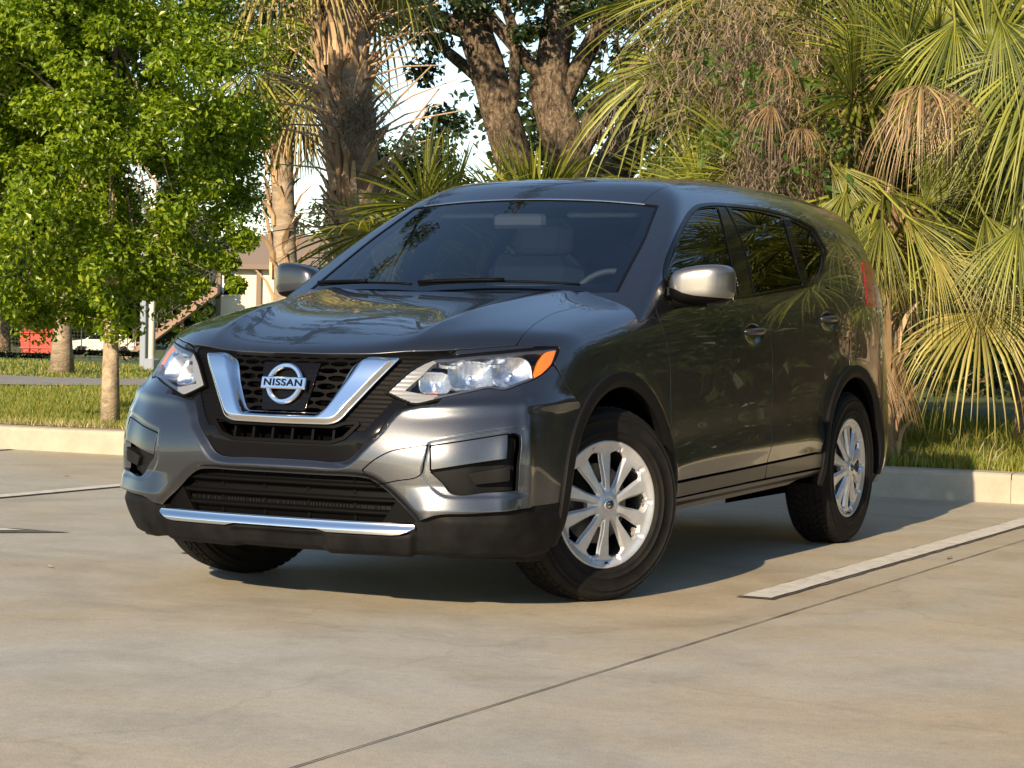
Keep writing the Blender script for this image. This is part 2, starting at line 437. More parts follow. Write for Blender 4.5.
# ------------------------------------------------------------------ car materials
M = {}
def car_materials():
    p = mat('grey_metallic_paint', (.08, .08, .08), .31, .9, 1.0, coat_rough=.01); M['paint'] = p
    fl = noise(p, 900, 1); setcol(p, ramp(p, fl.outputs[0], [(.35, (.046, .050, .057)), (.65, (.086, .092, .104))]).outputs[0])
    M['paint_sunlit'] = mat('sunlit_cap_paint', (.15, .15, .15), .36, .8, .8)  # body grey lightened to stand for sun on the near mirror cap
    m = mat('black_textured_plastic', (.007, .007, .0075), .55, spec=.12); bump(m, noise(m, 700, 2).outputs[0], .12, .002); M['plastic'] = m
    m = mat('dark_valance_plastic', (.045, .045, .046), .6, spec=.1)
    setcol(m, ramp(m, noise(m, 9, 5).outputs[0], [(.35, (.004, .004, .0045)), (.75, (.011, .011, .0108))]).outputs[0]); bump(m, noise(m, 600, 2).outputs[0], .12, .002); M['valance'] = m
    M['gloss_black'] = mat('gloss_black_trim', (.004, .004, .005), .06, 0, 0, spec=.15)
    M['clad'] = mat('dark_gloss_cladding', (.016, .0158, .0155), .34, .1, .25)
    M['satin_black'] = mat('satin_black_trim', (.0032, .0032, .0035), .5, spec=.05)
    M['void'] = mat('dark_cavity', (.0015, .0015, .0015), .95, spec=.02)  # near-black colour stands in for shade in gaps, cavities and the underside
    M['chrome'] = mat('chrome', (.82, .83, .85), .05, 1.0)
    M['satin_chrome'] = mat('satin_chrome', (.72, .73, .75), .16, 1.0)
    M['wscreen'] = glass_mat('windscreen_glass', (.60, .70, .78), 0, 2.05)
    M['privacy'] = glass_mat('privacy_glass', (.06, .065, .06), 0, 1.55)
    M['doorglass'] = glass_mat('door_glass', (.14, .15, .14), 0, 1.55)
    M['lens'] = glass_mat('lamp_lens', (.93, .94, .95), 0, 1.45)
    m = mat('lamp_reflector', (.85, .86, .88), .06, 1.0); v = m.node_tree.nodes.new('ShaderNodeTexVoronoi'); v.inputs['Scale'].default_value = 75
    bump(m, v.outputs[0], .25, .004); M['reflector'] = m
    M['drl'] = mat('light_guide', (.27, .268, .26), .2, .3, .6)
    M['lampdark'] = mat('lamp_housing', (.22, .225, .235), .25, .9)
    M['amber'] = mat('amber_reflector', (.75, .19, .012), .2, 0, .6)
    M['redlens'] = mat('red_lamp_lens', (.20, .005, .008), .15, 0, .3)
    m = mat('tyre_rubber', (.016, .016, .017), .7, spec=.14); setcol(m, ramp(m, noise(m, 14, 4).outputs[0], [(.3, (.0055, .0055, .006)), (.75, (.013, .012, .011))]).outputs[0]); M['rubber'] = m
    m = mat('silver_wheel_cover', (.50, .50, .50), .30, .6, .3); setcol(m, ramp(m, noise(m, 18, 5, .7).outputs[0], [(.3, (.46, .47, .485)), (.6, (.56, .585, .62))]).outputs[0]); M['wheel'] = m
    M['steel'] = mat('dark_steel', (.16, .155, .15), .45, .9)
    m = mat('grey_seat_fabric', (.26, .26, .27), .9); bump(m, noise(m, 300, 2).outputs[0], .2, .003); M['seat'] = m
    M['dash'] = mat('dashboard_plastic', (.04, .04, .042), .6)
    M['headliner'] = mat('headliner', (.30, .29, .27), .9)
    M['mirror'] = mat('mirror_glass', (.8, .8, .82), .02, 1.0)
car_materials()
OUT = {
    'lamp': [(0.350, 0.783), (0.387, 0.823), (0.429, 0.864), (0.491, 0.901), (0.550, 0.910), (0.642, 0.922), (0.718, 0.930), (0.777, 0.937), (0.865, 0.944), (0.933, 0.948), (0.946, 0.941), (0.925, 0.911), (0.908, 0.889), (0.870, 0.860), (0.828, 0.836), (0.775, 0.817), (0.717, 0.796), (0.670, 0.801), (0.625, 0.791), (0.574, 0.778), (0.508, 0.761), (0.450, 0.745), (0.426, 0.749)],
    'lampdark': [(0.408, 0.791), (0.459, 0.842), (0.508, 0.892), (0.616, 0.913), (0.751, 0.927), (0.882, 0.934), (0.826, 0.848), (0.719, 0.809), (0.669, 0.812), (0.519, 0.777)],
    'amber': [(0.875, 0.923), (0.940, 0.941), (0.888, 0.872), (0.825, 0.841)],
    'black': [(0.395, 0.739), (0.357, 0.699), (0.331, 0.657), (0.302, 0.622), (0.276, 0.590), (0.239, 0.547), (0.199, 0.534), (0.104, 0.537), (0.008, 0.537)],
    'intakeR': [(-0.035, 0.478), (0.155, 0.481), (0.297, 0.478), (0.343, 0.454), (0.398, 0.402), (0.453, 0.344)],
    'clad': [(0.453, 0.344), (0.519, 0.367), (0.608, 0.374), (0.682, 0.382), (0.777, 0.392), (0.903, 0.397)],
    'valbot': [(0.052, 0.209), (0.282, 0.218), (0.448, 0.221), (0.645, 0.214), (0.929, 0.187)],
    'fogA': [(0.294, 0.511), (0.330, 0.547), (0.381, 0.580), (0.436, 0.594), (0.487, 0.605), (0.477, 0.547), (0.464, 0.498), (0.397, 0.478), (0.325, 0.457)],
    'fogflat': [(0.493, 0.603), (0.605, 0.626), (0.713, 0.649), (0.711, 0.606), (0.708, 0.562), (0.605, 0.542), (0.495, 0.518)],
    'fogblk': [(0.718, 0.648), (0.735, 0.649), (0.749, 0.637), (0.744, 0.541), (0.742, 0.454), (0.651, 0.447), (0.562, 0.439), (0.528, 0.478), (0.495, 0.513), (0.605, 0.536), (0.712, 0.559)],
    'fogin': [(0.594, 0.509), (0.721, 0.538), (0.722, 0.483), (0.620, 0.468)],
    'frame': [(0.487, 0.618), (0.634, 0.652), (0.746, 0.672), (0.771, 0.660), (0.770, 0.574), (0.768, 0.432)],
    'chr_out': [(0.384, 0.895), (0.313, 0.811), (0.241, 0.719), (0.207, 0.677), (0.164, 0.664), (0.004, 0.667)],
    'chr_in': [(0.250, 0.886), (0.197, 0.801), (0.147, 0.719), (0.126, 0.703), (-0.002, 0.705)],
    'mesh_out': [(0.489, 0.895), (0.425, 0.817), (0.353, 0.726), (0.288, 0.642), (0.251, 0.623)],
    'slot': [(0.183, 0.604), (0.220, 0.626), (0.258, 0.689)],
    'dlo': [(0.511, 1.142), (0.602, 1.246), (0.823, 1.375), (1.055, 1.476), (1.226, 1.531), (1.369, 1.552), (1.529, 1.562), (1.978, 1.568), (2.304, 1.550), (2.526, 1.506), (2.559, 1.403), (2.370, 1.279), (2.213, 1.231), (2.115, 1.220), (1.460, 1.164), (1.319, 1.155), (0.865, 1.136)],
    'glF': [(0.548, 1.147), (0.630, 1.247), (0.835, 1.363), (1.057, 1.463), (1.223, 1.520), (1.356, 1.540), (1.489, 1.548), (1.345, 1.349), (1.308, 1.163), (0.871, 1.145)],
    'glR': [(1.638, 1.554), (1.953, 1.553), (2.205, 1.538), (2.113, 1.386), (2.099, 1.224), (1.471, 1.173), (1.516, 1.355)],
    'glQ': [(2.279, 1.535), (2.485, 1.493), (2.511, 1.397), (2.343, 1.288), (2.192, 1.238), (2.204, 1.390)],
    'hood': [(0.025, -0.847), (0.185, -0.836), (0.333, -0.809), (0.495, -0.741), (0.611, -0.660), (0.690, -0.586), (0.733, -0.539), (0.729, -0.501), (0.722, -0.440), (0.704, -0.343), (0.691, -0.236), (0.683, -0.154), (0.689, -0.023), (0.700, 0.127), (0.711, 0.283)],
    'ws': [(-0.712, 0.882), (-0.663, 1.111), (-0.588, 1.492), (-0.484, 1.649), (-0.243, 1.618), (0.080, 1.605), (0.375, 1.618), (0.581, 1.632), (0.650, 1.318), (0.679, 1.102), (0.686, 0.875), (0.091, 0.745)],
    'wsfrit': [(-0.588, 0.849), (-0.544, 1.363), (-0.451, 1.595), (0.101, 1.558), (0.553, 1.577), (0.620, 1.233), (0.650, 0.903)],
    'tail': [(2.976, 1.468), (3.000, 1.361), (3.113, 1.240), (3.100, 1.165), (2.954, 1.134), (2.865, 1.220), (2.829, 1.355)],
}
# ------------------------------------------------------------------ the parked car
car = empty('parked_car', (0, 0, 0))
tag(car, 'dark grey compact SUV parked nose out on the concrete with its front wheels turned', 'car')

def half(pts, ext=-.5):
    """right-half outline given from the centre line outwards: extend across the centre"""
    p = [tuple(q) for q in pts]; return [(ext, p[0][1])] + p + [(ext, p[-1][1])]
HOOD = [(-.5, -.850), (.03, -.848)] + OUT['hood'][1:] + [(.716, .34), (.60, .285), (.35, .225), (.05, .195), (-.5, .195)]
hood_in = inside('top', HOOD, corner=40)
LAMP = OUT['lamp']; lamp_in = inside('cyl', LAMP, corner=42)
BLACK = [(-.5, .537)] + OUT['black'][::-1][1:] + [(.43, .750), (.50, .762), (.55, .93), (.45, 1.0), (-.5, 1.0)]
black_in = inside('cyl', BLACK, corner=40)
INTAKE = [(-.5, .330), (.458, .330)] + OUT['intakeR'][::-1][:-1] + [(-.5, .480)]
intake_in = inside('cyl', INTAKE, corner=40)
CLADTOP = [(.452, .334)] + OUT['clad'][1:] + [(1.2, .400)]
VAL = [(-.5, .205), (.052, .207), (.282, .212), (.448, .212), (.645, .204), (.929, .180), (1.2, .18)] + CLADTOP[::-1] + [(.44, .306), (-.5, .306)]
val_in = inside('cyl', VAL, corner=40)
above_clad = inside('cyl', [(-.5, .3), (.44, .3)] + CLADTOP + [(1.2, 1.2), (-.5, 1.2)], corner=40)
fogA_in = inside('cyl', OUT['fogA'], corner=60); fogflat_in = inside('cyl', OUT['fogflat'], corner=60)
fogblk_in = inside('cyl', OUT['fogblk'], corner=60)
FRAME = OUT['frame'] + [(.60, .425), (.525, .432), (.47, .50), (.476, .56)]
frame_in = inside('cyl', FRAME, corner=50)
FENDER = [(-.545, .9402), (-.475, .9475), (-.401, .9475), (-.399, .941), (-.429, .911), (-.454, .889), (-.421, .809), (-.322, .725), (-.2, .5), (.3, .35), (.40, .30), (.475, .30), (.477, .416), (.480, .527), (.487, .70),
          (.492, .848), (.472, .942), (.44, 1.028), (.407, 1.086), (.43, 1.125), (.5, 1.2), (.5, 1.4), (-.9, 1.4), (-.9, 1.0), (-.56, .955)]
fender_in = inside('side', FENDER, False)
front_of_fender = inside('side', [(-.462, .889), (-.421, .809), (-.322, .725), (-.2, .5), (.3, .35), (.3, .1), (-2, .1), (-2, 1.2), (-.6, 1.2)], False)

# ---- bonnet
panel('hood', 'top', (-.80, .80), (-.99, .38), .0075, [hood_in], F_low, M['paint'], car, fl=.018, bev=.004)
# ---- front wings
panel('fender', 'diag', (-.62, .56), (-.52, .40), .006, [fender_in, outside(hood_in), outside(lamp_in), ring(0, .497)], F_low, M['paint'], car, mirror=True)

# ---- front bumper skin
def bumper_disp(P):
    Q = absx(P); d = black_in(Q); e = -.024 * np.clip((.026 - d) / .024, 0, 1)
    e += -.0035 * sstep(.0, .008, -frame_in(Q)) * sstep(.66, .56, np.abs(np.arctan2(Q[:, 0], .2 - Q[:, 1])) * 0 + .5)
    e += -.02 * sstep(.03, .0, intake_in(Q))
    u = np.arctan2(Q[:, 0], .2 - Q[:, 1])
    e += .010 * np.exp(-((Q[:, 2] - .705 - .05 * u) / .022) ** 2) * sstep(.36, .50, u)
    e += .027 * np.clip((.462 + .02 * (u - .5) - Q[:, 2]) / .08, 0, 1) * sstep(.38, .50, u) * sstep(.80, .69, u)
    e += .012 * np.exp(-((u - .772) / .016) ** 2) * sstep(.86, .60, Q[:, 2])
    return e
bump_clip = [outside(hood_in), outside(lamp_in), outside(black_in), outside(intake_in), above_clad, outside(fogblk_in), outside(fogflat_in), front_of_fender, ring(0, .497)]
bumper = panel('front_bumper', 'cyl', (-1.12, 1.12), (.28, .965), .0055, bump_clip, F_low, M['paint'], car, disp=bumper_disp, fl=.02)[0]
panel('fog_panel', 'cyl', (.47, .74), (.50, .67), .005, [fogflat_in], F_low, M['paint'], bumper, disp=bumper_disp, mirror=True)
panel('fog_recess', 'cyl', (.47, .77), (.42, .67), .005, [lambda P: fogblk_in(P) - .012], F_low, M['plastic'], bumper, off=-.028, disp=lambda P: -.02 * sstep(.60, .70, np.abs(np.arctan2(P[:, 0], .2 - P[:, 1]))), mirror=True, fl=0)
panel('fog_blank', 'cyl', (.56, .74), (.45, .56), .005, [inside('cyl', OUT['fogin'])], F_low, M['plastic'], bumper, off=-.012, mirror=True, fl=.03)
# groove of the tow cover (left side only)
V_, N_, T_ = panel('x', 'cyl', (.28, .50), (.44, .62), .004, [lambda P: fogA_in(P) - .002, outside(lambda P: fogA_in(P) + .002)], F_low, None, None, disp=bumper_disp, off=.0008, gap=0, fl=0, link=False)
keep = V_[:, 0] > 0
mesh_obj('tow_cover_seam', V_, T_, M['void'], bumper, True, N_)

# ---- lower valance, chrome strip, intake
def val_disp(P):
    u = np.abs(np.arctan2(P[:, 0], .2 - P[:, 1])); z = P[:, 2]
    e = -.030 * sstep(.012, .0, CLAD_D(P)) * 0
    e = e + .018 * sstep(.46, .44, u) * sstep(.315, .285, z) - .016 * sstep(.185, .150, u) * sstep(.292, .275, z)
    e = e - .02 * sstep(.235, .205, z)
    e = e + .012 * sstep(.50, .56, u) * sstep(.37, .34, z)
    return e
CLAD_D = above_clad
valance = panel('lower_valance', 'cyl', (-1.12, 1.12), (.165, .42), .006, [val_in, front_of_fender, ring(0, .497)], F_low, M['valance'], car, disp=val_disp, gap=.001, fl=.06, bev=.004)[0]
STRIP = [(-.5, .306), (.15, .306), (.185, .297), (.39, .297), (.415, .300), (.458, .322), (.452, .330), (-.5, .330)]
panel('chrome_strip', 'cyl', (-.52, .52), (.28, .345), .004, [inside('cyl', STRIP, False)], F_low, M['satin_chrome'], valance, off=.014, disp=lambda P: .016 * sstep(.332, .304, P[:, 2]), fl=.035, gap=.0)
intake = panel('lower_intake', 'cyl', (-.50, .50), (.30, .50), .01, [lambda P: intake_in(P) - .04], F_low, M['void'], car, off=-.13, fl=0)[0]
panel('radiator', 'cyl', (-.33, .33), (.385, .445), .004, [inside('cyl', [(-.5, .392), (.30, .392), (.30, .436), (-.5, .436)], False), lambda P: .007 - np.abs((np.abs(P[:, 0]) % .105) - .05), lambda P: .0035 - np.abs((P[:, 2] % .022) - .011)], F_low, M['satin_chrome'], intake, off=-.118, fl=0, gap=0)
for zc, w in ((.448, .011), (.402, .010), (.358, .012)):
    panel('slat', 'cyl', (-.48, .48), (zc - .02, zc + .02), .004, [inside('cyl', [(-.6, zc - w), (.6, zc - w), (.6, zc + w), (-.6, zc + w)], False), lambda P: intake_in(P) - .01], F_low, M['satin_black'], intake, off=-.035, disp=lambda P, zc=zc: -.012 * ((P[:, 2] - zc) / .01) ** 2, fl=.05, gap=0)
panel('slat_post', 'cyl', (-.47, .47), (.32, .49), .004, [lambda P: np.abs((np.abs(P[:, 0]) + .001) % .19 - .095) - .005, lambda P: intake_in(P) - .01], F_low, M['satin_black'], intake, off=-.06, fl=.03, gap=0, loose=True)
for s in (-1, 1):
    pass
side_fill = panel('intake_cheek', 'cyl', (-.5, .5), (.32, .50), .006, [lambda P: intake_in(P) - .012, lambda P: .375 - np.abs(np.arctan2(P[:, 0], .2 - P[:, 1])) + (P[:, 2] - .34) * .55 - 0.02], F_low, M['satin_black'], intake, off=-.03, fl=.02, gap=0, loose=True)

# ---- grille
grille = empty('grille', (0, -.9, .75), parent=car)
def local(o, p): o.parent = p; o.matrix_parent_inverse = Matrix.Translation(-Vector(p.location)); return o
def gp(*a, **k):
    r = panel(*a[:-1], None, **k) if a[-1] is None else None; return r
MESH = [(-.5, .604), (.175, .604), (.222, .622)] + [(.251, .640)] + OUT['mesh_out'][::-1][1:] + [(.52, .96), (-.5, .96)]
mesh_in = inside('cyl', MESH, corner=40)
CH_O = [(-.5, .664)] + OUT['chr_out'][::-1][1:] + [(.392, .902), (.30, 1.0), (-.5, 1.0)]
CH_O = [(-.5, .664), (.164, .664), (.207, .677), (.241, .719), (.313, .811), (.386, .898)]
CH_I = [(.248, .889), (.197, .801), (.147, .719), (.126, .705), (-.5, .705)]
chrome_in = inside('cyl', CH_O + CH_I, corner=70)
CHI = [(-.5, .705), (.126, .705), (.147, .719), (.197, .801), (.262, .91), (.30, .97), (-.5, .97)]
chi_in = inside('cyl', CHI, corner=60)
lamp_off = outside(lamp_in)
def P0(*a, **k):
    o = panel(*a, **k)
    for q in o: local(q, grille)
    return o[0]
def shelf(P):
    d = mesh_in(absx(P)); return -.030 + .012 * sstep(.10, .0, d)
P0('grille_surround', 'cyl', (-.62, .62), (.52, .99), .006, [black_in, outside(mesh_in), lamp_off, outside(hood_in)], F_low, M['gloss_black'], None, disp=shelf, gap=-.004, fl=.03)
P0('grille_cavity', 'cyl', (-.60, .60), (.55, .99), .012, [lambda P: mesh_in(P) - .04, outside(hood_in)], F_low, M['void'], None, off=-.10, fl=0)
def ribs(P):
    return -.024 + .0025 * np.abs(((P[:, 2] * 62) % 1) - .5) * 2
P0('mesh_strip', 'cyl', (-.55, .55), (.60, .97), .004, [mesh_in, outside(lambda P: np.minimum(chrome_in(P), chi_in(P))), outside(inside('cyl', [(-.5, .55), (.26, .55), (.262, .66), (.225, .664), (-.5, .664)], False)), outside(hood_in), lamp_off], F_low, M['satin_black'], None, disp=ribs, gap=0, fl=.02, loose=True)
def chdisp(P):
    d = chrome_in(absx(P)); di = -chi_in(absx(P)) * -1
    return .016 * sstep(0, .016, -d) - .018 * sstep(.024, .0, di)
P0('chrome_surround', 'cyl', (-.42, .42), (.65, .92), .0035, [chrome_in], F_low, M['chrome'], None, off=.002, disp=chdisp, fl=.04, bev=.003, gap=0)
def lens_holes(P):
    u = np.abs(np.arctan2(P[:, 0], .2 - P[:, 1])); z = P[:, 2]; row = np.floor((z - .70) / .0285); uu = u + np.where(row % 2 == 0, 0.0, .035)
    du = np.abs((uu % .070) - .035); dv = np.abs(((z - .70) % .0285) - .01425)
    w = .0105 - .0055 * sstep(.012, .034, du)
    return np.maximum(dv - w, du - .0325)
P0('grille_mesh', 'cyl', (-.32, .32), (.70, .96), .0022, [chi_in, outside(lens_holes), outside(hood_in)], F_low, M['satin_black'], None, off=-.022, gap=0, fl=.02, bev=.001)
BADGE = inside('cyl', [(-.108, .893), (.108, .893), (.085, .705), (-.085, .705)], False)
badge_in = lambda P: sdf(PROJ['cyl'][1](P), np.array([(-.112, .880), (.112, .880), (.080, .712), (-.080, .712)]))
P0('badge_plate', 'cyl', (-.13, .13), (.70, .92), .006, [badge_in], F_low, M['gloss_black'], None, off=-.012, disp=lambda P: .0012 * (((P[:, 2] * 55) % 1) < .12), gap=0, fl=.01)
# lower slot with upright bars
slot_in = inside('cyl', [(-.5, .606), (.176, .606), (.222, .624), (.262, .672), (.225, .668), (.19, .655), (-.5, .655)], False)
P0('slot_frame', 'cyl', (-.30, .30), (.59, .70), .0035, [lambda P: slot_in(P) - .010, outside(lambda P: slot_in(P) + .001)], F_low, M['satin_black'], None, off=-.012, gap=0, fl=.03)
P0('slot_bar', 'cyl', (-.25, .25), (.60, .66), .0035, [slot_in, lambda P: np.abs((np.abs(P[:, 0]) + .0375) % .075 - .0375 if False else ((np.abs(P[:, 0]) + .0) % .084) - .042) - .004], F_low, M['satin_black'], None, off=-.03, gap=0, fl=.03, loose=True)

# emblem: ring, bar and lettering
def surf(F, proj, u, v):
    O, D = PROJ[proj][0](np.array([u, u + .003, u, u + .003]), np.array([v, v, v + .003, v + .003])); P, N, ok = shoot(F, O, D, (2, 2)); return Vector(P[0]), Vector(N[0])
ec, en = surf(F_low, 'cyl', 0.0, .800)
ex = Vector((1, 0, 0)); ey = en.cross(ex).normalized()
EM = Matrix((ex, ey, en)).transposed().to_4x4(); EM.translation = ec - en * .006
mb = MB(); rp = []
for k in range(49):
    a = 2 * math.pi * k / 48; rp.append(Vector((math.cos(a) * .064, math.sin(a) * .064, .012)))
Vv = []; Fv = []; prof = [(-.011, 0), (-.011, .010), (-.006, .016), (.004, .016), (.009, .010), (.009, 0)]
for k in range(48):
    a = 2 * math.pi * k / 48
    for r, h in prof: Vv.append(EM @ Vector((math.cos(a) * (.066 + r) * 1.03, math.sin(a) * (.066 + r), h)))
n = len(prof)
for k in range(48):
    j = (k + 1) % 48
    for i in range(n - 1): Fv.append((k*n+i, j*n+i, j*n+i+1, k*n+i+1))
mb.add(Vv, Fv); em = mb.obj('emblem', [M['satin_chrome']], None, autosmooth=R(40)); local(em, grille)
mb = MB(); mb.box((0, 0, .011), (.186, .043, .018), bev=.003); mb.v = [tuple(EM @ Vector(p)) for p in mb.v]
bar = mb.obj('emblem_bar', [M['satin_chrome']], None); bar.parent = em
cu = bpy.data.curves.new('lettering', 'FONT'); cu.body = 'NISSAN'; cu.size = .036; cu.align_x = 'CENTER'; cu.align_y = 'CENTER'; cu.extrude = .0012; cu.offset = .0009; cu.space_character = 1.12
tmp = bpy.data.objects.new('lettering', cu); COL.objects.link(tmp); bpy.context.view_layer.update()
dg = bpy.context.evaluated_depsgraph_get(); tm = bpy.data.meshes.new_from_object(tmp.evaluated_get(dg)); bpy.data.objects.remove(tmp)
tm.name = 'lettering'; xs = [q.co.x for q in tm.vertices]; sx = .160 / (max(xs) - min(xs)); tm.transform(Matrix.Diagonal((sx, .95, 1, 1))); tm.transform(EM @ Matrix.Translation((0, 0, .0205)))
lt = bpy.data.objects.new('lettering', tm); COL.objects.link(lt); tm.materials.clear(); tm.materials.append(M['gloss_black']); lt.parent = em
for q in (bar, lt): q.matrix_parent_inverse = Matrix.Identity(4)
em.matrix_parent_inverse = Matrix.Translation(-Vector(grille.location))

# ---- headlights (one each side, mirrored)
for s in (1, -1):
    hl = empty('headlight', (s * .65, -.66, .85), parent=car)
    def hp(name, ub, vb, step, clips, mt, **k):
        V, N, T = panel(name, 'cyl', ub, vb, step, clips, F_low, None, None, link=False, **k); f = np.array([s, 1., 1.])
        o = mesh_obj(name, V * f - np.array(hl.location), T if s > 0 else T[:, ::-1], mt, hl, True, N * f); return o
    hp('lens', (.33, .97), (.73, .96), .006, [lamp_in], M['lens'], off=.001, fl=0, gap=.003)
    hp('lamp_border', (.33, .97), (.73, .965), .005, [lambda P: lamp_in(P) - .004, outside(lambda P: lamp_in(P) + .002)], M['satin_black'], off=-.004, fl=.05, gap=0)
    dk = inside('cyl', OUT['lampdark'], corner=40)
    hp('light_guide', (.33, .92), (.73, .96), .005, [lambda P: lamp_in(P) + .004, outside(dk), outside(inside('cyl', [(.655, .70), (1.0, .70), (1.0, .99), (.655, .99)], False)), outside(inside('cyl', [(.51, .885), (.7, .90), (.7, 1.0), (.51, 1.0)], False))], M['drl'], off=-.014, disp=lambda P: .003 * np.abs(((P[:, 2] * 70) % 1) - .5), fl=.03, gap=.001)
    hp('lamp_housing', (.33, .97), (.73, .96), .008, [lamp_in], M['lampdark'], off=-.085, fl=0)
    hp('lamp_housing_rim', (.38, .95), (.74, .95), .005, [lamp_in, outside(lambda P: lamp_in(P) + .012), outside(inside('cyl', [(.33, .7), (.50, .7), (.50, .99), (.33, .99)], False))], M['lampdark'], off=-.012, fl=.05, gap=0)
    hp('amber_marker', (.80, .97), (.82, .96), .004, [inside('cyl', OUT['amber'], corner=60), lamp_in], M['amber'], off=-.010, fl=.02, gap=.001)
    # reflector bowls
    for u, v, w, h, dep in ((.615, .855, .070, .048, .055), (.757, .868, .068, .052, .055), (.500, .825, .048, .034, .035), (.556, .898, .040, .012, .02), (.68, .905, .06, .012, .02)):
        def bowl(P, u=u, v=v, w=w, h=h, dep=dep):
            a = np.abs(np.arctan2(P[:, 0], .2 - P[:, 1])); r = np.clip(1 - ((a - u) / w) ** 2, 0, 1) * np.clip(1 - ((P[:, 2] - v) / h) ** 2, 0, 1)
            return -dep * r + .003 * np.abs(((a * 60) % 1) - .5) * np.sign(v - .84)
        el = lambda P, u=u, v=v, w=w, h=h: ((((np.abs(np.arctan2(P[:, 0], .2 - P[:, 1])) - u) / w) ** 4 + ((P[:, 2] - v) / h) ** 4) ** .25 - 1) * h
        hp('reflector', (u - w - .01, u + w + .01), (v - h - .01, v + h + .01), .0035, [el, lambda P: lamp_in(P) + .006], M['reflector'], off=-.022, disp=bowl, fl=.01, gap=0)
        if h > .03:
            q, nq = surf(F_low, 'cyl', u, v); q = Vector((q.x * s, q.y, q.z)); nq = Vector((nq.x * s, nq.y, nq.z)).normalized()
            mb = MB(); X = nq; Y = Vector((0, 0, 1)).cross(X).normalized(); Z = X.cross(Y); Mx = Matrix((X, Y, Z)).transposed().to_4x4(); Mx.translation = q - nq * .052 - hl.location
            mb.lathe([(.0, .012), (.006, .011), (.010, .006), (.011, 0), (.016, -.004), (.018, -.012)], 20, 0, Mx); mb.obj('bulb_shade', [M['chrome']], hl, smooth=True)
    hp('turn_lamp', (.46, .52), (.765, .80), .004, [inside('cyl', [(.472, .774), (.505, .780), (.512, .797), (.478, .792)])], M['amber'], off=-.03, fl=.01, gap=0)

# ---- doors
def door_low(P): return -inside('side', [(.3, .395), (.46, .414), (1.26, .436), (2.13, .461), (2.4, .47), (2.4, 2), (.3, 2)], False)(P) * -1
FD = [(.4775, .416), (.480, .527), (.487, .70), (.492, .848), (.472, .942), (.44, 1.028), (.407, 1.086), (.428, 1.128), (.55, 1.132), (.865, 1.1345), (1.319, 1.152), (1.442, 1.1585), (1.524, 1.113), (1.575, 1.036), (1.603, .932), (1.608, .831), (1.594, .67), (1.563, .532), (1.515, .4435), (1.26, .436), (.9, .427)]
RD = [(1.515, .4435), (1.563, .532), (1.594, .67), (1.608, .831), (1.603, .932), (1.575, 1.036), (1.524, 1.113), (1.442, 1.1585), (1.46, 1.162), (2.115, 1.217), (2.213, 1.228), (2.33, 1.252), (2.39, 1.222), (2.441, 1.169), (2.564, 1.076), (2.624, 1.034), (2.640, .99), (2.632, .88), (2.60, .70), (2.40, .55), (2.25, .464), (2.13, .461)]
def scallop(yc, zc):
    def f(P):
        e = np.zeros(len(P))
        # pressed-in lower field with a rising crease above the sill
        zz = P[:, 2] - (.497 + .030 * (P[:, 1] - .5) - .035 * np.exp(-(P[:, 1] - .45) / .22) - .05 * sstep(2.0, 2.5, P[:, 1])); e += .006 * np.exp(-(zz / .040) ** 2) - .004 * np.exp(-((zz - .09) / .07) ** 2)
        w = np.hypot((P[:, 1] - yc) / .115, (P[:, 2] - zc) / .052); e += -.014 * sstep(1.0, .35, w)
        return e
    return f
HANDLES = ((1.40, 1.000), (2.36, 1.064))
for nm, poly, hd, yb, extra in (('door', FD, HANDLES[0], (.38, 1.63), []), ('door', RD, HANDLES[1], (1.42, 2.67), [ring(2.70, .500)])):
    for s in (1, -1):
        V, N, T = panel(nm, 'side', yb, (.38, 1.27), .0075, [inside('side', poly, corner=35)] + extra, F_all, None, None, disp=scallop(*hd), fl=.02, link=False)
        f = np.array([s, 1., 1.]); d = mesh_obj(nm, V * f, T if s > 0 else T[:, ::-1], M['paint'], car, True, N * f)
        # pull handle bridging the recess
        q, nq = surf(F_all, 'side', hd[0], hd[1]); mb = MB(); L = .105
        pts = []; 
        for t in np.linspace(-1, 1, 13): pts.append((q.x - .012 + .030 * (1 - abs(t) ** 4), hd[0] + t * L, hd[1] + .012 + .004 * t))
        rad = [.009 + .007 * (1 - abs(t) ** 3) for t in np.linspace(-1, 1, 13)]
        mb.tube(pts, rad, 10); mb.v = [(x * s, y, z) for x, y, z in mb.v]
        if s < 0: mb.f = [g[::-1] for g in mb.f]
        mb.obj('door_handle', [M['clad']], d, smooth=True)

def body_both(name, *a, **k):
    return panel(name, *a, mirror=True, **k)
DLO = OUT['dlo']; dlo_in = inside('side', DLO, corner=60)
WSP = [(-.5, .742), (.09, .742), (.40, .785), (.62, .845), (.702, .880), (.673, 1.105), (.645, 1.318), (.610, 1.49), (.583, 1.628), (.375, 1.616), (.08, 1.604), (-.5, 1.604)]
ws_in = inside('ws', WSP, corner=60)
roof_x = lambda P: .515 + .03 * sstep(1.0, 1.35, P[:, 1]) + .02 * sstep(1.4, 2.2, P[:, 1])
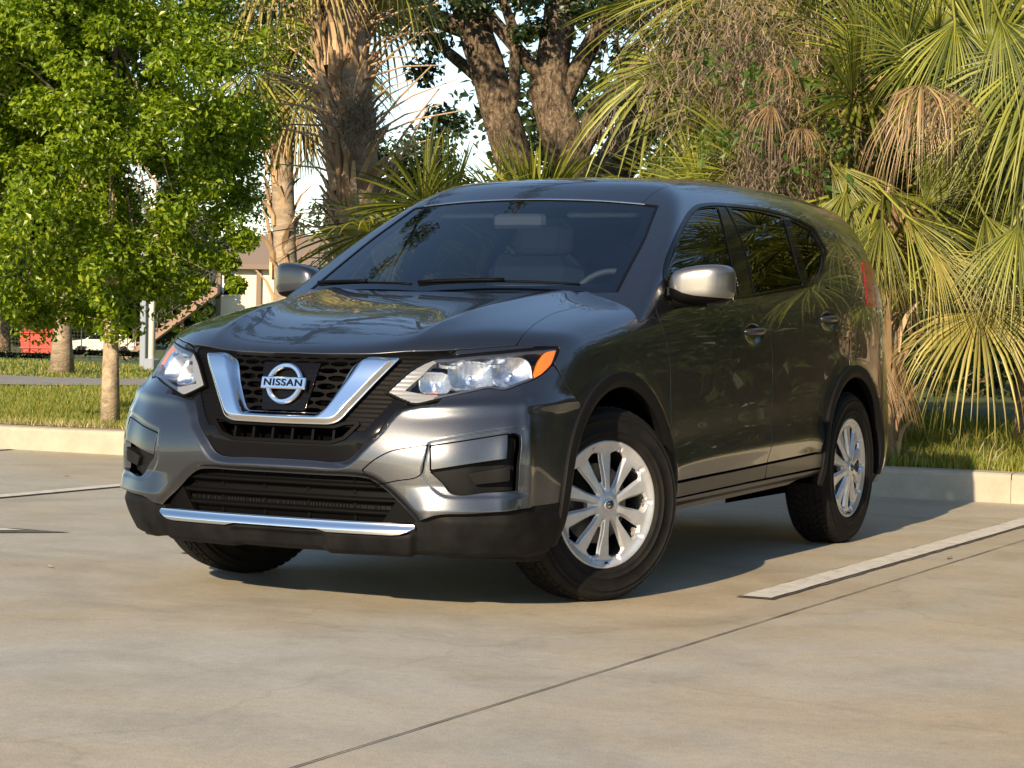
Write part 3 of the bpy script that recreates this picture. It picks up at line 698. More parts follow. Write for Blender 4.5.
# A pillar, cant rail and D pillar in one pressing
doors_out = [outside(inside('side', FD, corner=35)), outside(inside('side', RD, corner=35))]
body_both('body_side', 'diag', (.24, 3.60), (.05, .86), .009, [outside(dlo_in), lambda P: np.where((P[:, 2] > 1.45), roof_x(P) - np.abs(P[:, 0]), -1.), lambda P: np.where(P[:, 1] < 1.30, -ws_in(P), -1.), outside(inside('side', FD + [], corner=35)), outside(inside('side', RD, corner=35)), inside('side', [(.20, 1.03), (.40, 1.075), (.45, 1.118), (2.2, 1.18), (2.35, 1.236), (2.46, 1.215), (3.4, 1.215), (3.6, 1.9), (.3, 1.9)], False), lambda P: P[:, 1] - 3.36 + .55 * (P[:, 2] - 1.3)], F_up, M['paint'], car, gap=.001)
roof = panel('roof', 'top', (-.60, .60), (.90, 3.3), .012, [lambda P: np.abs(P[:, 0]) - roof_x(P), lambda P: np.where(P[:, 1] < 1.3, -ws_in(P), -1.)], F_up, M['paint'], car, fl=.015)[0]
quarter = body_both('quarter_panel', 'side', (2.2, 3.60), (.28, 1.26), .008, [outside(inside('side', RD, corner=35)), ring(2.70, .500), inside('side', [(2.36, 1.2165), (3.40, 1.2165), (3.42, 1.10), (3.42, .80), (3.40, .69), (3.30, .665), (3.12, .585), (2.6, .5), (2.22, .34), (2.22, .46), (2.60, .70), (2.66, .97), (2.45, 1.17)], False)], F_all, M['paint'], car, gap=.001)
body_both('rear_bumper', 'rcyl', (0.0, 1.35), (.26, .80), .010, [lambda P: -(P[:, 1] - 3.05), inside('side', [(3.05, .25), (4, .25), (4, .74), (3.42, .70), (3.30, .66), (3.12, .58)], False), ring(2.70, .500)], F_low, M['paint'], car)
tl_in = inside('side', [(3.06, 1.36), (3.01, 1.27), (2.975, 1.19), (2.985, 1.14), (3.12, 1.135), (3.5, 1.135), (3.5, 1.40)], False)
tl2 = lambda P: np.maximum(tl_in(P), .50 - np.abs(P[:, 0]))
panel('tailgate', 'rcyl', (-1.2, 1.2), (.74, 1.74), .012, [lambda P: -(P[:, 1] - 3.185 + .55 * (P[:, 2] - 1.3)) if False else np.where(P[:, 2] > 1.2165, -(P[:, 1] - 3.36 + .55 * (P[:, 2] - 1.3)), -(P[:, 1] - 3.42)), outside(tl2)], F_up, M['paint'], car)
body_both('tail_lamp', 'rcyl', (.1, 1.35), (1.10, 1.50), .008, [tl2], F_up, M['redlens'], car, off=.004, fl=.004, bev=.002)
# ---- lower cladding, sills
panel('door_cladding', 'side', (.40, 2.32), (.33, .48), .008, [inside('side', [(.44, .350), (1.27, .372), (2.25, .391), (2.32, .40), (2.28, .458), (2.13, .455), (1.26, .430), (.44, .408)], False), ring(0, .500), ring(2.70, .500), lambda P: .002 - np.abs(P[:, 1] - 1.500 - .1 * (P[:, 2] - .4))], F_low, M['clad'], car, off=.004, mirror=True)
panel('sill', 'side', (.40, 2.32), (.18, .40), .008, [inside('side', [(.40, .272), (1.9, .312), (2.02, .335), (2.32, .345), (2.32, .384), (1.27, .366), (.40, .344)], False), ring(0, .500), ring(2.70, .500)], F_low, M['clad'], car, fl=.05, disp=lambda P: -.03 * sstep(.325, .285, P[:, 2] - .022 * P[:, 1]), mirror=True)
# ---- wheel arch flares and liners
flz = [lambda P: .255 + .05 * sstep(-.2, .4, P[:, 1]) - P[:, 2]]
for yc in (0.0, 2.70):
    panel('wheel_arch_flare', 'side', (yc - .56, yc + .56), (.20, .90), .007, [ring(yc, .446), disc(yc, .4965), (lambda P: .245 - P[:, 2]) if yc == 0 else (lambda P: .31 - P[:, 2])], F_low, M['plastic'], car, disp=lambda P, yc=yc: .007 + .006 * sstep(.446, .470, np.hypot(P[:, 1] - yc, P[:, 2] - .355)), fl=.035, bev=.004, gap=0, mirror=True)
for yc in (0.0, 2.70):
    for s in (1, -1):
        mb = MB(); n = 28; V = []
        for k in range(n + 1):
            a = math.pi * (1.06 * k / n - .03); 
            for x in (.44, .86): V.append((s * x, yc - math.cos(a) * .47, .355 + math.sin(a) * .47))
        mb.add(V, [(2*k, 2*k+1, 2*k+3, 2*k+2) for k in range(n)])
        c = len(mb.v); mb.add([(s * .44, yc - .5, .2), (s * .44, yc + .5, .2), (s * .44, yc + .5, .85), (s * .44, yc - .5, .85)], [(0, 1, 2, 3)])
        mb.obj('wheel_liner', [M['void']], car)
# dark inner shell that closes the shut lines, and the floor pan
inn = [ring(0, .47), ring(2.70, .47)]
panel('inner_body', 'side', (-.40, 3.3), (.33, 1.12), .03, inn, F_low, M['void'], car, off=-.045, fl=0, mirror=True)
panel('front_inner', 'cyl', (-1.0, 1.0), (.24, .90), .03, [outside(lambda P: intake_in(P) - .02), outside(lambda P: mesh_in(P) - .02), outside(lambda P: lamp_in(P) - .02), ring(0, .49), lambda P: P[:, 1] + .52], F_low, M['void'], car, off=-.10, fl=0)
mb = MB()
mb.box((0, 1.35, .29), (1.36, 1.60, .03)); mb.box((0, 1.25, .262), (.86, 3.4, .03)); mb.box((0, 0, .5), (.86, 1.2, .55)); mb.box((0, -.62, .33), (1.1, .3, .22)); mb.box((0, 2.8, .5), (.86, 1.0, .5)); mb.box((0, 1.35, .70), (1.62, 1.6, .70))
mb.obj('floor_pan', [M['void']], car)  # the larger black blocks are put in to keep the underside dark
mb = MB()
mb.box((0, 0.05, .80), (1.10, 1.1, .30)); mb.obj('engine_bay', [M['void']], car)

# ---- glazing
panel('windscreen', 'ws', (-.74, .74), (.70, 1.66), .014, [ws_in], F_up, M['wscreen'], car, off=-.002, fl=0)
WF = [(-.5, .80), (.09, .80), (.40, .845), (.60, .895), (.648, .93), (.625, 1.12), (.598, 1.32), (.560, 1.52), (.535, 1.572), (.50, 1.580), (.30, 1.568), (.08, 1.560), (-.5, 1.560)]
wf_in = inside('ws', WF, corner=60)
panel('windscreen_frit', 'ws', (-.74, .74), (.70, 1.66), .010, [ws_in, outside(wf_in)], F_up, M['satin_black'], car, off=-.006, fl=.01, gap=.0015)
panel('windscreen_trim', 'ws', (-.76, .76), (.86, 1.68), .006, [lambda P: ws_in(P) - .006, outside(lambda P: ws_in(P) + .004), lambda P: .88 - (P[:, 1] * .8714 + P[:, 2] * .4908)], F_up, M['gloss_black'], car, off=.002, gap=0, fl=.008)
panel('header_trim', 'ws', (-.60, .60), (1.58, 1.66), .004, [lambda P: np.abs(ws_in(P) - .002) - .0035, lambda P: 1.592 - (P[:, 1] * .8714 + P[:, 2] * .4908), lambda P: np.abs(P[:, 0]) - .53], F_up, M['satin_chrome'], car, off=.004, gap=0, fl=.004)
frame_clips = [dlo_in]
G = [inside('side', OUT[k], corner=50) for k in ('glF', 'glR', 'glQ')]
panel('window_frame', 'side', (.48, 2.60), (1.10, 1.60), .006, [lambda P: dlo_in(P) - .002] + [outside(g) for g in G], F_up, M['gloss_black'], car, off=-.001, gap=0, fl=.02, mirror=True)
panel('window_moulding', 'side', (.48, 2.60), (1.10, 1.60), .005, [lambda P: np.abs(dlo_in(P)) - .006], F_up, M['gloss_black'], car, off=.004, gap=0, fl=.008, bev=.003, mirror=True)
for g, nm, m_ in zip(G, ('door_glass', 'door_glass', 'quarter_glass'), ('doorglass', 'privacy', 'privacy')):
    panel(nm, 'side', (.48, 2.60), (1.10, 1.60), .012, [lambda P, g=g: g(P) - .01], F_up, M[m_], car, off=-.007, fl=0, mirror=True)
panel('pillar_edge', 'side', (1.25, 1.70), (1.10, 1.60), .004, [lambda P: np.abs(P[:, 1] - (1.455 + .0) - (P[:, 2] - 1.16) * .33) - .0035, lambda P: dlo_in(P)], F_up, M['gloss_black'], car, off=.003, gap=0, fl=.01, mirror=True)
# scuttle panel and wipers
V = []; nu = 25
for i in range(nu):
    x = -.72 + 1.44 * i / (nu - 1); 
    for y_, dz in ((.17 + .30 * x * x, -.012), (.27 + .28 * x * x, -.006), (.36 + .30 * x * x, .01)):
        V.append((x, y_, float(Hood(np.array([abs(x)]), np.array([y_]))[0]) + dz))
mesh_obj('scuttle', V, [(3*i+j, 3*i+3+j, 3*i+4+j, 3*i+1+j) for i in range(nu - 1) for j in range(2)], M['plastic'], car)
def ws_pt(x, v, off=.012):
    q, n_ = surf(F_up, 'ws', x, v); return q + n_ * off
for a, b in (((-.10, .762), (.56, .862)), ((-.64, .862), (-.14, .772))):
    mb = MB(); p = [ws_pt(a[0] + (b[0] - a[0]) * t, a[1] + (b[1] - a[1]) * t, .016) for t in np.linspace(0, 1, 9)]; mb.tube(p, .005, 6)
    p2 = [ws_pt(a[0] + (b[0] - a[0]) * t, a[1] + (b[1] - a[1]) * t - .012 * math.sin(t * 3.14), .03) for t in np.linspace(0, .55, 6)]; mb.tube(p2, .007, 6); mb.obj('wiper', [M['satin_black']], car, smooth=True)

# ---- door mirrors
for s in (1, -1):
    mr = empty('door_mirror', (s * .86, .62, 1.14), parent=car); L0 = Vector(mr.location)
    c = Vector((.945, .645, 1.195)); nu, nv = 48, 32; V = []; MI = []
    for i in range(nv + 1):
        ph = -math.pi / 2 + math.pi * i / nv
        for k in range(nu):
            th = 2 * math.pi * k / nu
            def sp(a, e): return math.copysign(abs(a) ** e, a)
            cx, cy, cz = sp(math.cos(ph), .50) * sp(math.cos(th), .48), sp(math.cos(ph), .50) * sp(math.sin(th), .75), sp(math.sin(ph), .52)
            x = cx * .120; y = cy * (.080 if cy < 0 else .05); z = cz * .076
            y += .035 * (x / .128) + .01 * (x / .128) ** 2; z += .010 * (x / .128) * (1 if z > 0 else .4) - .012 * max(0, -x / .128) * (z > 0) 
            V.append((x, y, z))
    rot = Matrix.Rotation(R(-4), 3, 'Z')
    V = [rot @ Vector(p) for p in V]; F = []
    for i in range(nv):
        for k in range(nu):
            j = (k + 1) % nu; F.append((i*nu+k, i*nu+j, (i+1)*nu+j, (i+1)*nu+k)); zc = (V[i*nu+k].z + V[(i+1)*nu+j].z) / 2; xc = V[i*nu+k].x
            MI.append(0)
    Vw = [((c.x + p.x) * s - L0.x, c.y + p.y - L0.y, c.z + p.z - L0.z) for p in V]
    if s < 0: F = [g[::-1] for g in F]
    Va = np.array(Vw); Ta = np.array([[f[0], f[1], f[2]] for f in F] + [[f[0], f[2], f[3]] for f in F]); loc = np.array([tuple(p) for p in V])
    Ta = Ta[np.linalg.norm(np.cross(Va[Ta[:, 1]] - Va[Ta[:, 0]], Va[Ta[:, 2]] - Va[Ta[:, 0]]), axis=1) > 1e-10]
    ctr = Va.mean(0); Na = np.zeros_like(Va); fnm = np.cross(Va[Ta[:, 1]] - Va[Ta[:, 0]], Va[Ta[:, 2]] - Va[Ta[:, 0]])
    for k in range(3): np.add.at(Na, Ta[:, k], fnm)
    Na /= np.linalg.norm(Na, axis=1, keepdims=True) + 1e-12
    dcut = -.046 - .010 * loc[:, 0] / .12 - loc[:, 2] + .020 * sstep(-.02, -.10, loc[:, 0])
    for nm2, dd, mm in (('mirror_cap', dcut + .0006, M['paint_sunlit'] if s > 0 else M['paint']), ('mirror_base', -dcut + .0006, M['satin_black'])):
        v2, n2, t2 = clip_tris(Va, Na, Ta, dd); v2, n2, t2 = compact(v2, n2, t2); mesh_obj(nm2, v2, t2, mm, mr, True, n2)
    mb = MB(); mb.tube([(s * .835 - L0.x, .60 - L0.y, 1.125 - L0.z), (s * .90 - L0.x, .625 - L0.y, 1.126 - L0.z), (s * .96 - L0.x, .65 - L0.y, 1.135 - L0.z)], [.030, .022, .03], 12); mb.obj('mirror_arm', [M['satin_black']], mr, smooth=True)
    mb = MB(); mb.box((s * .95 - L0.x, .715 - L0.y, 1.195 - L0.z), (.20, .004, .12), bev=.001); mb.obj('mirror_glass', [M['mirror']], mr)

# ---- cabin
def rbox(name, c, d, m, parent, rot=None, bev=.03):
    mb = MB(); mb.box(c, d, 0, rot, bev); return mb.obj(name, [m], parent, smooth=False)
rbox('dashboard', (0, .74, 1.02), (1.46, .60, .22), M['dash'], car, Matrix.Rotation(R(4), 3, 'X'), .06)
for x in (-.36, .36):
    st = empty('front_seat', (x, 1.45, .3), parent=car)
    rbox('seat_cushion', (0, -.05, .32), (.52, .52, .20), M['seat'], st, None, .06)
    rbox('seat_back', (0, .27, .72), (.50, .17, .66), M['seat'], st, Matrix.Rotation(R(-14), 3, 'X'), .07)
    rbox('headrest', (0, .40, 1.12), (.29, .12, .20), M['seat'], st, Matrix.Rotation(R(-10), 3, 'X'), .05)
    for q in (-.05, .05):
        mb = MB(); mb.tube([(q, .36, .98), (q, .39, 1.08)], .007, 6); mb.obj('headrest_post', [M['steel']], st)
rs = empty('rear_seat', (0, 2.35, .3), parent=car)
rbox('seat_cushion', (0, -.05, .33), (1.30, .5, .2), M['seat'], rs, None, .06); rbox('seat_back', (0, .25, .70), (1.30, .17, .62), M['seat'], rs, Matrix.Rotation(R(-14), 3, 'X'), .07)
for x in (-.38, .38): rbox('headrest', (x, .37, 1.08), (.27, .12, .19), M['seat'], rs, None, .05)
mb = MB(); ring_pts = [Vector((.37 + .185 * math.cos(a), .985 + .06 * math.sin(a), 1.08 + .175 * math.sin(a))) for a in np.linspace(0, 2 * math.pi, 33)]; mb.tube(ring_pts, .015, 8, caps=False)
mb.box((.37, .97, 1.07), (.30, .03, .06), bev=.01); mb.tube([(.37, .97, 1.07), (.37, .75, 1.0)], .04, 8); mb.obj('steering_wheel', [M['dash']], car, smooth=True)
rbox('rear_view_mirror', (-.02, .93, 1.465), (.25, .035, .065), M['dash'], car, None, .015)
panel('headliner', 'top', (-.44, .44), (1.25, 3.0), .05, [], F_up, M['headliner'], car, off=-.05, fl=0)
for x in (-.36, .36): rbox('sun_visor', (x * .86, 1.13, 1.52), (.34, .17, .02), M['headliner'], car, Matrix.Rotation(R(20), 3, 'X'), .008)
rbox('cargo_trim', (0, 3.0, .95), (1.3, .5, .5), M['dash'], car, None, .05)

# ---- wheels
def tyre_profile():
    return [(.232, -.072), (.236, -.092), (.243, -.100), (.250, -.1065), (.254, -.1085), (.257, -.1068), (.272, -.1105), (.2725, -.1118), (.276, -.1122), (.2765, -.1110), (.302, -.1132), (.318, -.1125), (.3185, -.1137), (.322, -.1135), (.3225, -.1117), (.336, -.1080), (.3365, -.1092), (.341, -.1068), (.3455, -.1020), (.353, -.093), (.358, -.078), (.3605, -.05), (.361, 0)]
def build_wheel(loc, steer, s):
    w = empty('wheel', loc, steer, parent=car); f = s
    mb = MB(); pr = tyre_profile(); full = [(r, -a * 1.0) for r, a in pr] + [(r, a) for r, a in pr[::-1][1:]]
    seg = 120; V = []; n = len(full); 
    for i, (r, a) in enumerate(full):
        for k in range(seg): t = 2 * math.pi * k / seg; V.append((a, r * math.cos(t), r * math.sin(t)))
    F = [(i*seg+k, i*seg+(k+1)%seg, (i+1)*seg+(k+1)%seg, (i+1)*seg+k) for i in range(n - 1) for k in range(seg)]
    mesh_obj('tyre', V, F, M['rubber'], w)
    tr = MB()                                            # tread blocks: shoulder lugs and ribs standing 7 mm proud
    for lane, (a0, a1, cnt, skew) in enumerate(((.080, .054, 66, .10), (.047, .019, 60, .22), (.012, -.012, 54, 0), (-.019, -.047, 60, -.22), (-.054, -.080, 66, -.10))):
        for k in range(cnt):
            t0 = 2 * math.pi * (k + .06) / cnt; t1 = 2 * math.pi * (k + .88) / cnt; V = []
            for hh in (-.006, .0055):
                for a, t in ((a0, t0), (a0, t1), (a1, t1 + skew * .3), (a1, t0 + skew * .3)):
                    base = .361 - (.0 if abs(a) < .05 else (abs(a) - .05) * .11) ; V.append((a, (base + hh) * math.cos(t), (base + hh) * math.sin(t)))
            tr.add(V, [(4, 5, 6, 7), (0, 1, 5, 4), (1, 2, 6, 5), (2, 3, 7, 6), (3, 0, 4, 7)])
    tr.obj('tread', [M['rubber']], w)
    # wheel cover: dished disc with ten blade spokes
    nr, nt = 60, 400; r = np.linspace(.018, .243, nr); t = np.linspace(0, 2 * np.pi, nt); RR, TT = np.meshgrid(r, t, indexing='ij'); rr = RR.ravel(); tt = TT.ravel()
    per = 2 * np.pi / 5; th = ((tt + per / 2) % per) - per / 2; A = R(18.9); big = np.abs(th) < A
    ph = np.where(big, th, np.abs(th) - np.pi / 5); half = np.where(big, A, np.pi / 5 - A); arc = ph * rr
    wid = rr * np.tan(half) * .98 - (.0185 + .0125 * sstep(.08, .20, rr)); r0 = np.where(big, .062, .085); r1 = np.where(big, .205, .199)
    wid = np.minimum(wid, np.sqrt(np.clip((r1 - rr) * .045, 0, 1)) + (r1 - rr) * .6)
    dh = np.where((rr > r0) & (rr < r1), np.abs(arc) - np.maximum(wid, -.01), .02)
    dep = .020 - .012 * sstep(.05, .2, rr) + .010 * sstep(.205, .235, rr) - .02 * sstep(.238, .243, rr)
    edge = np.abs(arc) - np.maximum(wid, .002)
    dep = dep - .013 * sstep(.009, -.001, edge) * sstep(.045, .075, rr) * sstep(.228, .213, rr)
    dep = dep + .005 * sstep(.046, .036, rr)
    Vw = np.stack([dep, rr * np.cos(tt), rr * np.sin(tt)], 1); Gd = Vw.reshape(nr, nt, 3)
    N = np.cross(np.gradient(Gd, axis=0), np.gradient(Gd, axis=1)).reshape(-1, 3); N /= np.linalg.norm(N, axis=1, keepdims=True); N *= np.sign(N[:, :1] + 1e-9)
    T = grid_tris(nr, nt); fn = np.cross(Vw[T[:, 1]] - Vw[T[:, 0]], Vw[T[:, 2]] - Vw[T[:, 0]])[:, 0]; T = np.where((fn < 0)[:, None], T[:, ::-1], T)
    V2, N2, T2 = clip_tris(Vw, N, T, -dh); V2, N2, T2 = compact(V2, N2, T2); V2, N2, T2 = flange(V2, N2, T2, .022, .0015)
    V2 = V2 + np.array([.082, 0, 0]); sg = np.array([s, 1., 1.])
    mesh_obj('wheel_cover', V2 * sg, T2 if s > 0 else T2[:, ::-1], M['wheel'], w, True, N2 * sg)
    mb = MB(); mb.lathe([(.0, .112), (.020, .112), (.024, .108), (.024, .09)], 28); mb.v = [(x * s, y, z) for x, y, z in mb.v]; mb.obj('centre_cap', [M['satin_chrome']], w, smooth=True)
    mb = MB(); mb.lathe([(.013, .114), (.016, .1145), (.0165, .112)], 24); mb.box((.1135, 0, 0), (.002, .036, .008)); mb.v = [(x * s, y, z) for x, y, z in mb.v]; mb.obj('cap_badge', [M['steel']], w, smooth=True)
    mb = MB(); mb.lathe([(.243, .093), (.243, .08), (.215, .07), (.205, -.06), (.235, -.09)], 60); mb.v = [(x * s, y, z) for x, y, z in mb.v]; mb.obj('rim', [M['steel']], w, smooth=True)
    mb = MB(); mb.lathe([(.0, .05), (.07, .05), (.07, .03), (.15, .03), (.15, .01), (.0, .01)], 48); mb.v = [(x * s, y, z) for x, y, z in mb.v]; mb.obj('brake_disc', [M['steel']], w, smooth=False)
    mb = MB(); mb.box((.045 * s, -.10, .10), (.06, .10, .13), bev=.015); mb.obj('brake_caliper', [M['satin_black']], w)
    mb = MB(); mb.lathe([(.0, -.03), (.235, -.03), (.235, -.05), (.0, -.05)], 40); mb.v = [(x * s, y, z) for x, y, z in mb.v]; mb.obj('wheel_back', [M['void']], w)
    mb = MB(); mb.tube([(.07 * s, .0, -.225), (.105 * s, .0, -.215)], .004, 6); mb.obj('valve', [M['satin_black']], w)
    return w
ST = R(-24.1)
wx = .776
for s in (1, -1):
    build_wheel((s * wx, 0, .3615), ST, s); build_wheel((s * wx, 2.706, .3615), 0.0, s)
# ------------------------------------------------------------------ outdoor materials
def leaf_mat(name, cols, trans=.35, rough=.45, tcol=None, spec=.4):
    m = bpy.data.materials.new(name); m.use_nodes = True; n, l = nodes(m); b = n['Principled BSDF']; out = n['Material Output']
    g = n.new('ShaderNodeNewGeometry'); r = ramp(m, g.outputs['Random Per Island'], [(i / max(1, len(cols) - 1), c) for i, c in enumerate(cols)])
    l.new(r.outputs[0], b.inputs['Base Color']); b.inputs['Roughness'].default_value = rough; b.inputs['Specular IOR Level'].default_value = spec
    t = n.new('ShaderNodeBsdfTranslucent'); 
    x = n.new('ShaderNodeMix'); x.data_type = 'RGBA'; x.blend_type = 'MULTIPLY'; x.inputs[0].default_value = 1; l.new(r.outputs[0], x.inputs[6]); x.inputs[7].default_value = (*(tcol or (1.6, 1.7, .7)), 1); l.new(x.outputs[2], t.inputs[0])
    mx = n.new('ShaderNodeMixShader'); mx.inputs[0].default_value = trans; l.new(b.outputs[0], mx.inputs[1]); l.new(t.outputs[0], mx.inputs[2]); l.new(mx.outputs[0], out.inputs[0])
    return m
E_ = {}
def env_materials():
    # concrete: sealed slab with trowel clouds, stains, fine grain
    m = mat('concrete', (.4, .36, .3), .62); n, l = nodes(m)
    a = noise(m, .38, 6, .62, dist=.8); b = noise(m, 2.6, 6, .65, dist=.4); c = noise(m, 160, 3, .7)
    st = noise(m, 1, 5, .6, vec=mapped(m, (.8, 1.7, 1)), dist=1.2)
    r1 = ramp(m, a.outputs[0], [(.36, (.395, .328, .228)), (.48, (.385, .345, .268)), (.62, (.375, .360, .318))])  # tan-to-grey patches carry sun-warm and shaded ground tones as colour
    r2 = ramp(m, b.outputs[0], [(.30, (.90, .895, .885)), (.52, (1, 1, 1)), (.75, (1.04, 1.04, 1.03))])
    r3 = ramp(m, st.outputs[0], [(.33, (.88, .865, .84)), (.55, (1, 1, 1))])
    r4 = ramp(m, c.outputs[0], [(.28, (.66, .65, .63)), (.5, (1, 1, 1)), (.72, (1.2, 1.2, 1.19))])
    # tyre scuffs: thin dark arcs
    wv = n.new('ShaderNodeTexWave'); wv.wave_type = 'RINGS'; wv.rings_direction = 'Z'; wv.inputs['Scale'].default_value = .11; wv.inputs['Distortion'].default_value = 1.5; wv.inputs['Detail'].default_value = 1
    l.new(mapped(m, (1, 1, 1)), wv.inputs['Vector'])
    sc = ramp(m, wv.outputs[0], [(0, (1, 1, 1)), (.985, (1, 1, 1)), (.995, (.94, .935, .93)), (1, (.92, .91, .905))])
    x = mixc(m, 1.0, mixc(m, 1.0, mixc(m, 1.0, mixc(m, 1.0, r1.outputs[0], r2.outputs[0], 'MULTIPLY'), r3.outputs[0], 'MULTIPLY'), r4.outputs[0], 'MULTIPLY'), sc.outputs[0], 'MULTIPLY')
    gr_ = noise(m, 26, 5, .8); rg = ramp(m, gr_.outputs[0], [(.3, (.86, .86, .85)), (.7, (1.1, 1.1, 1.1))]); x = mixc(m, 1.0, x, rg.outputs[0], 'MULTIPLY')
    sp = noise(m, 7, 3, .5); rs = ramp(m, sp.outputs[0], [(.70, (1, 1, 1)), (.76, (.75, .72, .68))]); x = mixc(m, 1.0, x, rs.outputs[0], 'MULTIPLY')
    vo = n.new('ShaderNodeTexVoronoi'); vo.feature = 'DISTANCE_TO_EDGE'; vo.inputs['Scale'].default_value = .42; dn = noise(m, 1.3, 4, .6); cx = n.new('ShaderNodeTexCoord'); va = n.new('ShaderNodeVectorMath'); va.operation = 'MULTIPLY_ADD'; l.new(dn.outputs['Color'], va.inputs[0]); va.inputs[1].default_value = (.7, .7, 0); l.new(cx.outputs['Object'], va.inputs[2]); l.new(va.outputs[0], vo.inputs['Vector'])
    ck = ramp(m, vo.outputs['Distance'], [(0, (.88, .87, .86)), (.003, (.95, .95, .94)), (.005, (1, 1, 1))]); x = mixc(m, 1.0, x, ck.outputs[0], 'MULTIPLY')
    v3 = n.new('ShaderNodeTexVoronoi'); v3.inputs['Scale'].default_value = 34; l.new(cx.outputs['Object'], v3.inputs['Vector']); sk = ramp(m, v3.outputs['Distance'], [(0, (.62, .60, .56)), (.07, (.80, .78, .75)), (.10, (1, 1, 1))]); x = mixc(m, 1.0, x, sk.outputs[0], 'MULTIPLY')
    setcol(m, x); rr = ramp(m, b.outputs[0], [(.3, (.48, .48, .48)), (.7, (.72, .72, .72))]); l.new(rr.outputs[0], n['Principled BSDF'].inputs['Roughness'])
    bump(m, noise(m, 90, 5, .75).outputs[0], .35, .004); E_['concrete'] = m
    m = mat('kerb_concrete', (.52, .47, .38), .8); setcol(m, ramp(m, noise(m, 5, 6, .7).outputs[0], [(.3, (.28, .25, .19)), (.7, (.38, .345, .275))]).outputs[0]); bump(m, noise(m, 120, 4, .7).outputs[0], .4, .004); E_['kerb'] = m
    m = mat('white_paint', (.70, .68, .62), .7); setcol(m, ramp(m, noise(m, 14, 6, .7).outputs[0], [(.34, (.38, .355, .30)), (.44, (.48, .46, .41)), (.60, (.56, .54, .49))]).outputs[0]); E_['white'] = m
    m = mat('black_paint', (.05, .047, .043), .7); setcol(m, ramp(m, noise(m, 20, 5, .7).outputs[0], [(.35, (.035, .033, .031)), (.7, (.16, .145, .12))]).outputs[0]); E_['black'] = m
    m = mat('joint_filler', (.05, .045, .04), .9); setcol(m, ramp(m, noise(m, 30, 3).outputs[0], [(.35, (.03, .027, .024)), (.7, (.13, .115, .09))]).outputs[0]); E_['joint'] = m
    m = mat('lawn_soil', (.06, .075, .025), .95); setcol(m, ramp(m, noise(m, 2.5, 6, .7).outputs[0], [(.3, (.045, .062, .018)), (.55, (.075, .10, .028)), (.75, (.14, .12, .06))]).outputs[0]); bump(m, noise(m, 60, 4).outputs[0], .6, .03); E_['lawn'] = m
    m = mat('asphalt', (.14, .135, .13), .9); setcol(m, ramp(m, noise(m, 3, 5).outputs[0], [(.3, (.17, .16, .15)), (.7, (.25, .235, .215))]).outputs[0]); E_['road'] = m
    E_['grass'] = leaf_mat('grass_blades', [(.085, .125, .014), (.16, .205, .027), (.24, .24, .045), (.32, .27, .08)], .4, .5)
    E_['drygrass'] = leaf_mat('dry_grass', [(.30, .25, .11), (.42, .36, .19), (.22, .22, .07)], .3, .6)
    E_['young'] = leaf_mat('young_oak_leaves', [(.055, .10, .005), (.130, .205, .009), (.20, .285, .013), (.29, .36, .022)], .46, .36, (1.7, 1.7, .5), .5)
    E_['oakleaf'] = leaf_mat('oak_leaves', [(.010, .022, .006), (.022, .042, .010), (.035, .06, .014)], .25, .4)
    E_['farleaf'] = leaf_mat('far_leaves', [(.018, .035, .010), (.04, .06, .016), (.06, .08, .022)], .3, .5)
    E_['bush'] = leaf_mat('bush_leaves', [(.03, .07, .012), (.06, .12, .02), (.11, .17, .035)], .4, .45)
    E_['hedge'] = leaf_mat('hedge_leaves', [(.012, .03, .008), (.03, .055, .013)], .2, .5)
    def frond_mat(name, a, b, tip):
        m = leaf_mat(name, a, .30, .38, (1.35, 1.35, .6), .45); n, l = nodes(m); at = n.new('ShaderNodeAttribute'); at.attribute_name = 'dry'
        r = [q for q in n if q.type == 'VALTORGB'][0]; mx = n.new('ShaderNodeMix'); mx.data_type = 'RGBA'; l.new(at.outputs['Fac'], mx.inputs[0]); l.new(r.outputs[0], mx.inputs[6]); mx.inputs[7].default_value = (*tip, 1)
        for lk in list(r.outputs[0].links):
            if lk.to_node != mx: l.new(mx.outputs[2], lk.to_socket)
        return m
    E_['frond'] = frond_mat('palm_frond', [(.022, .038, .007), (.095, .120, .017), (.17, .19, .028), (.30, .31, .045)], None, (.34, .27, .09))  # dark-to-bright leaflet tones, here and in dead_frond, stand in for self-shadow
    E_['frondyel'] = frond_mat('yellowing_frond', [(.10, .12, .02), (.22, .22, .04), (.36, .33, .07)], None, (.46, .32, .13))
    E_['dead'] = frond_mat('dead_frond', [(.05, .03, .013), (.22, .135, .06), (.42, .29, .14)], None, (.44, .32, .19))
    m = mat('oak_bark', (.16, .125, .09), .95, spec=.1); v = noise(m, 1, 6, .7, vec=mapped(m, (14, 14, 7)), dist=1.2); v2 = noise(m, 30, 6, .75)
    setcol(m, mixc(m, 1.0, ramp(m, v.outputs[0], [(.36, (.045, .034, .024)), (.50, (.19, .145, .10)), (.68, (.40, .31, .215))]).outputs[0], ramp(m, v2.outputs[0], [(.35, (.45, .45, .45)), (.65, (1.15, 1.15, 1.15))]).outputs[0], 'MULTIPLY')); bump(m, v.outputs[0], 1.0, .08); E_['bark'] = m
    m = mat('pale_bark', (.35, .28, .2), .9); v = noise(m, 1, 6, .7, vec=mapped(m, (9, 9, 16)), dist=.6); setcol(m, ramp(m, v.outputs[0], [(.3, (.15, .115, .08)), (.5, (.34, .265, .18)), (.72, (.50, .42, .31))]).outputs[0]); bump(m, v.outputs[0], .7, .02); E_['palebark'] = m
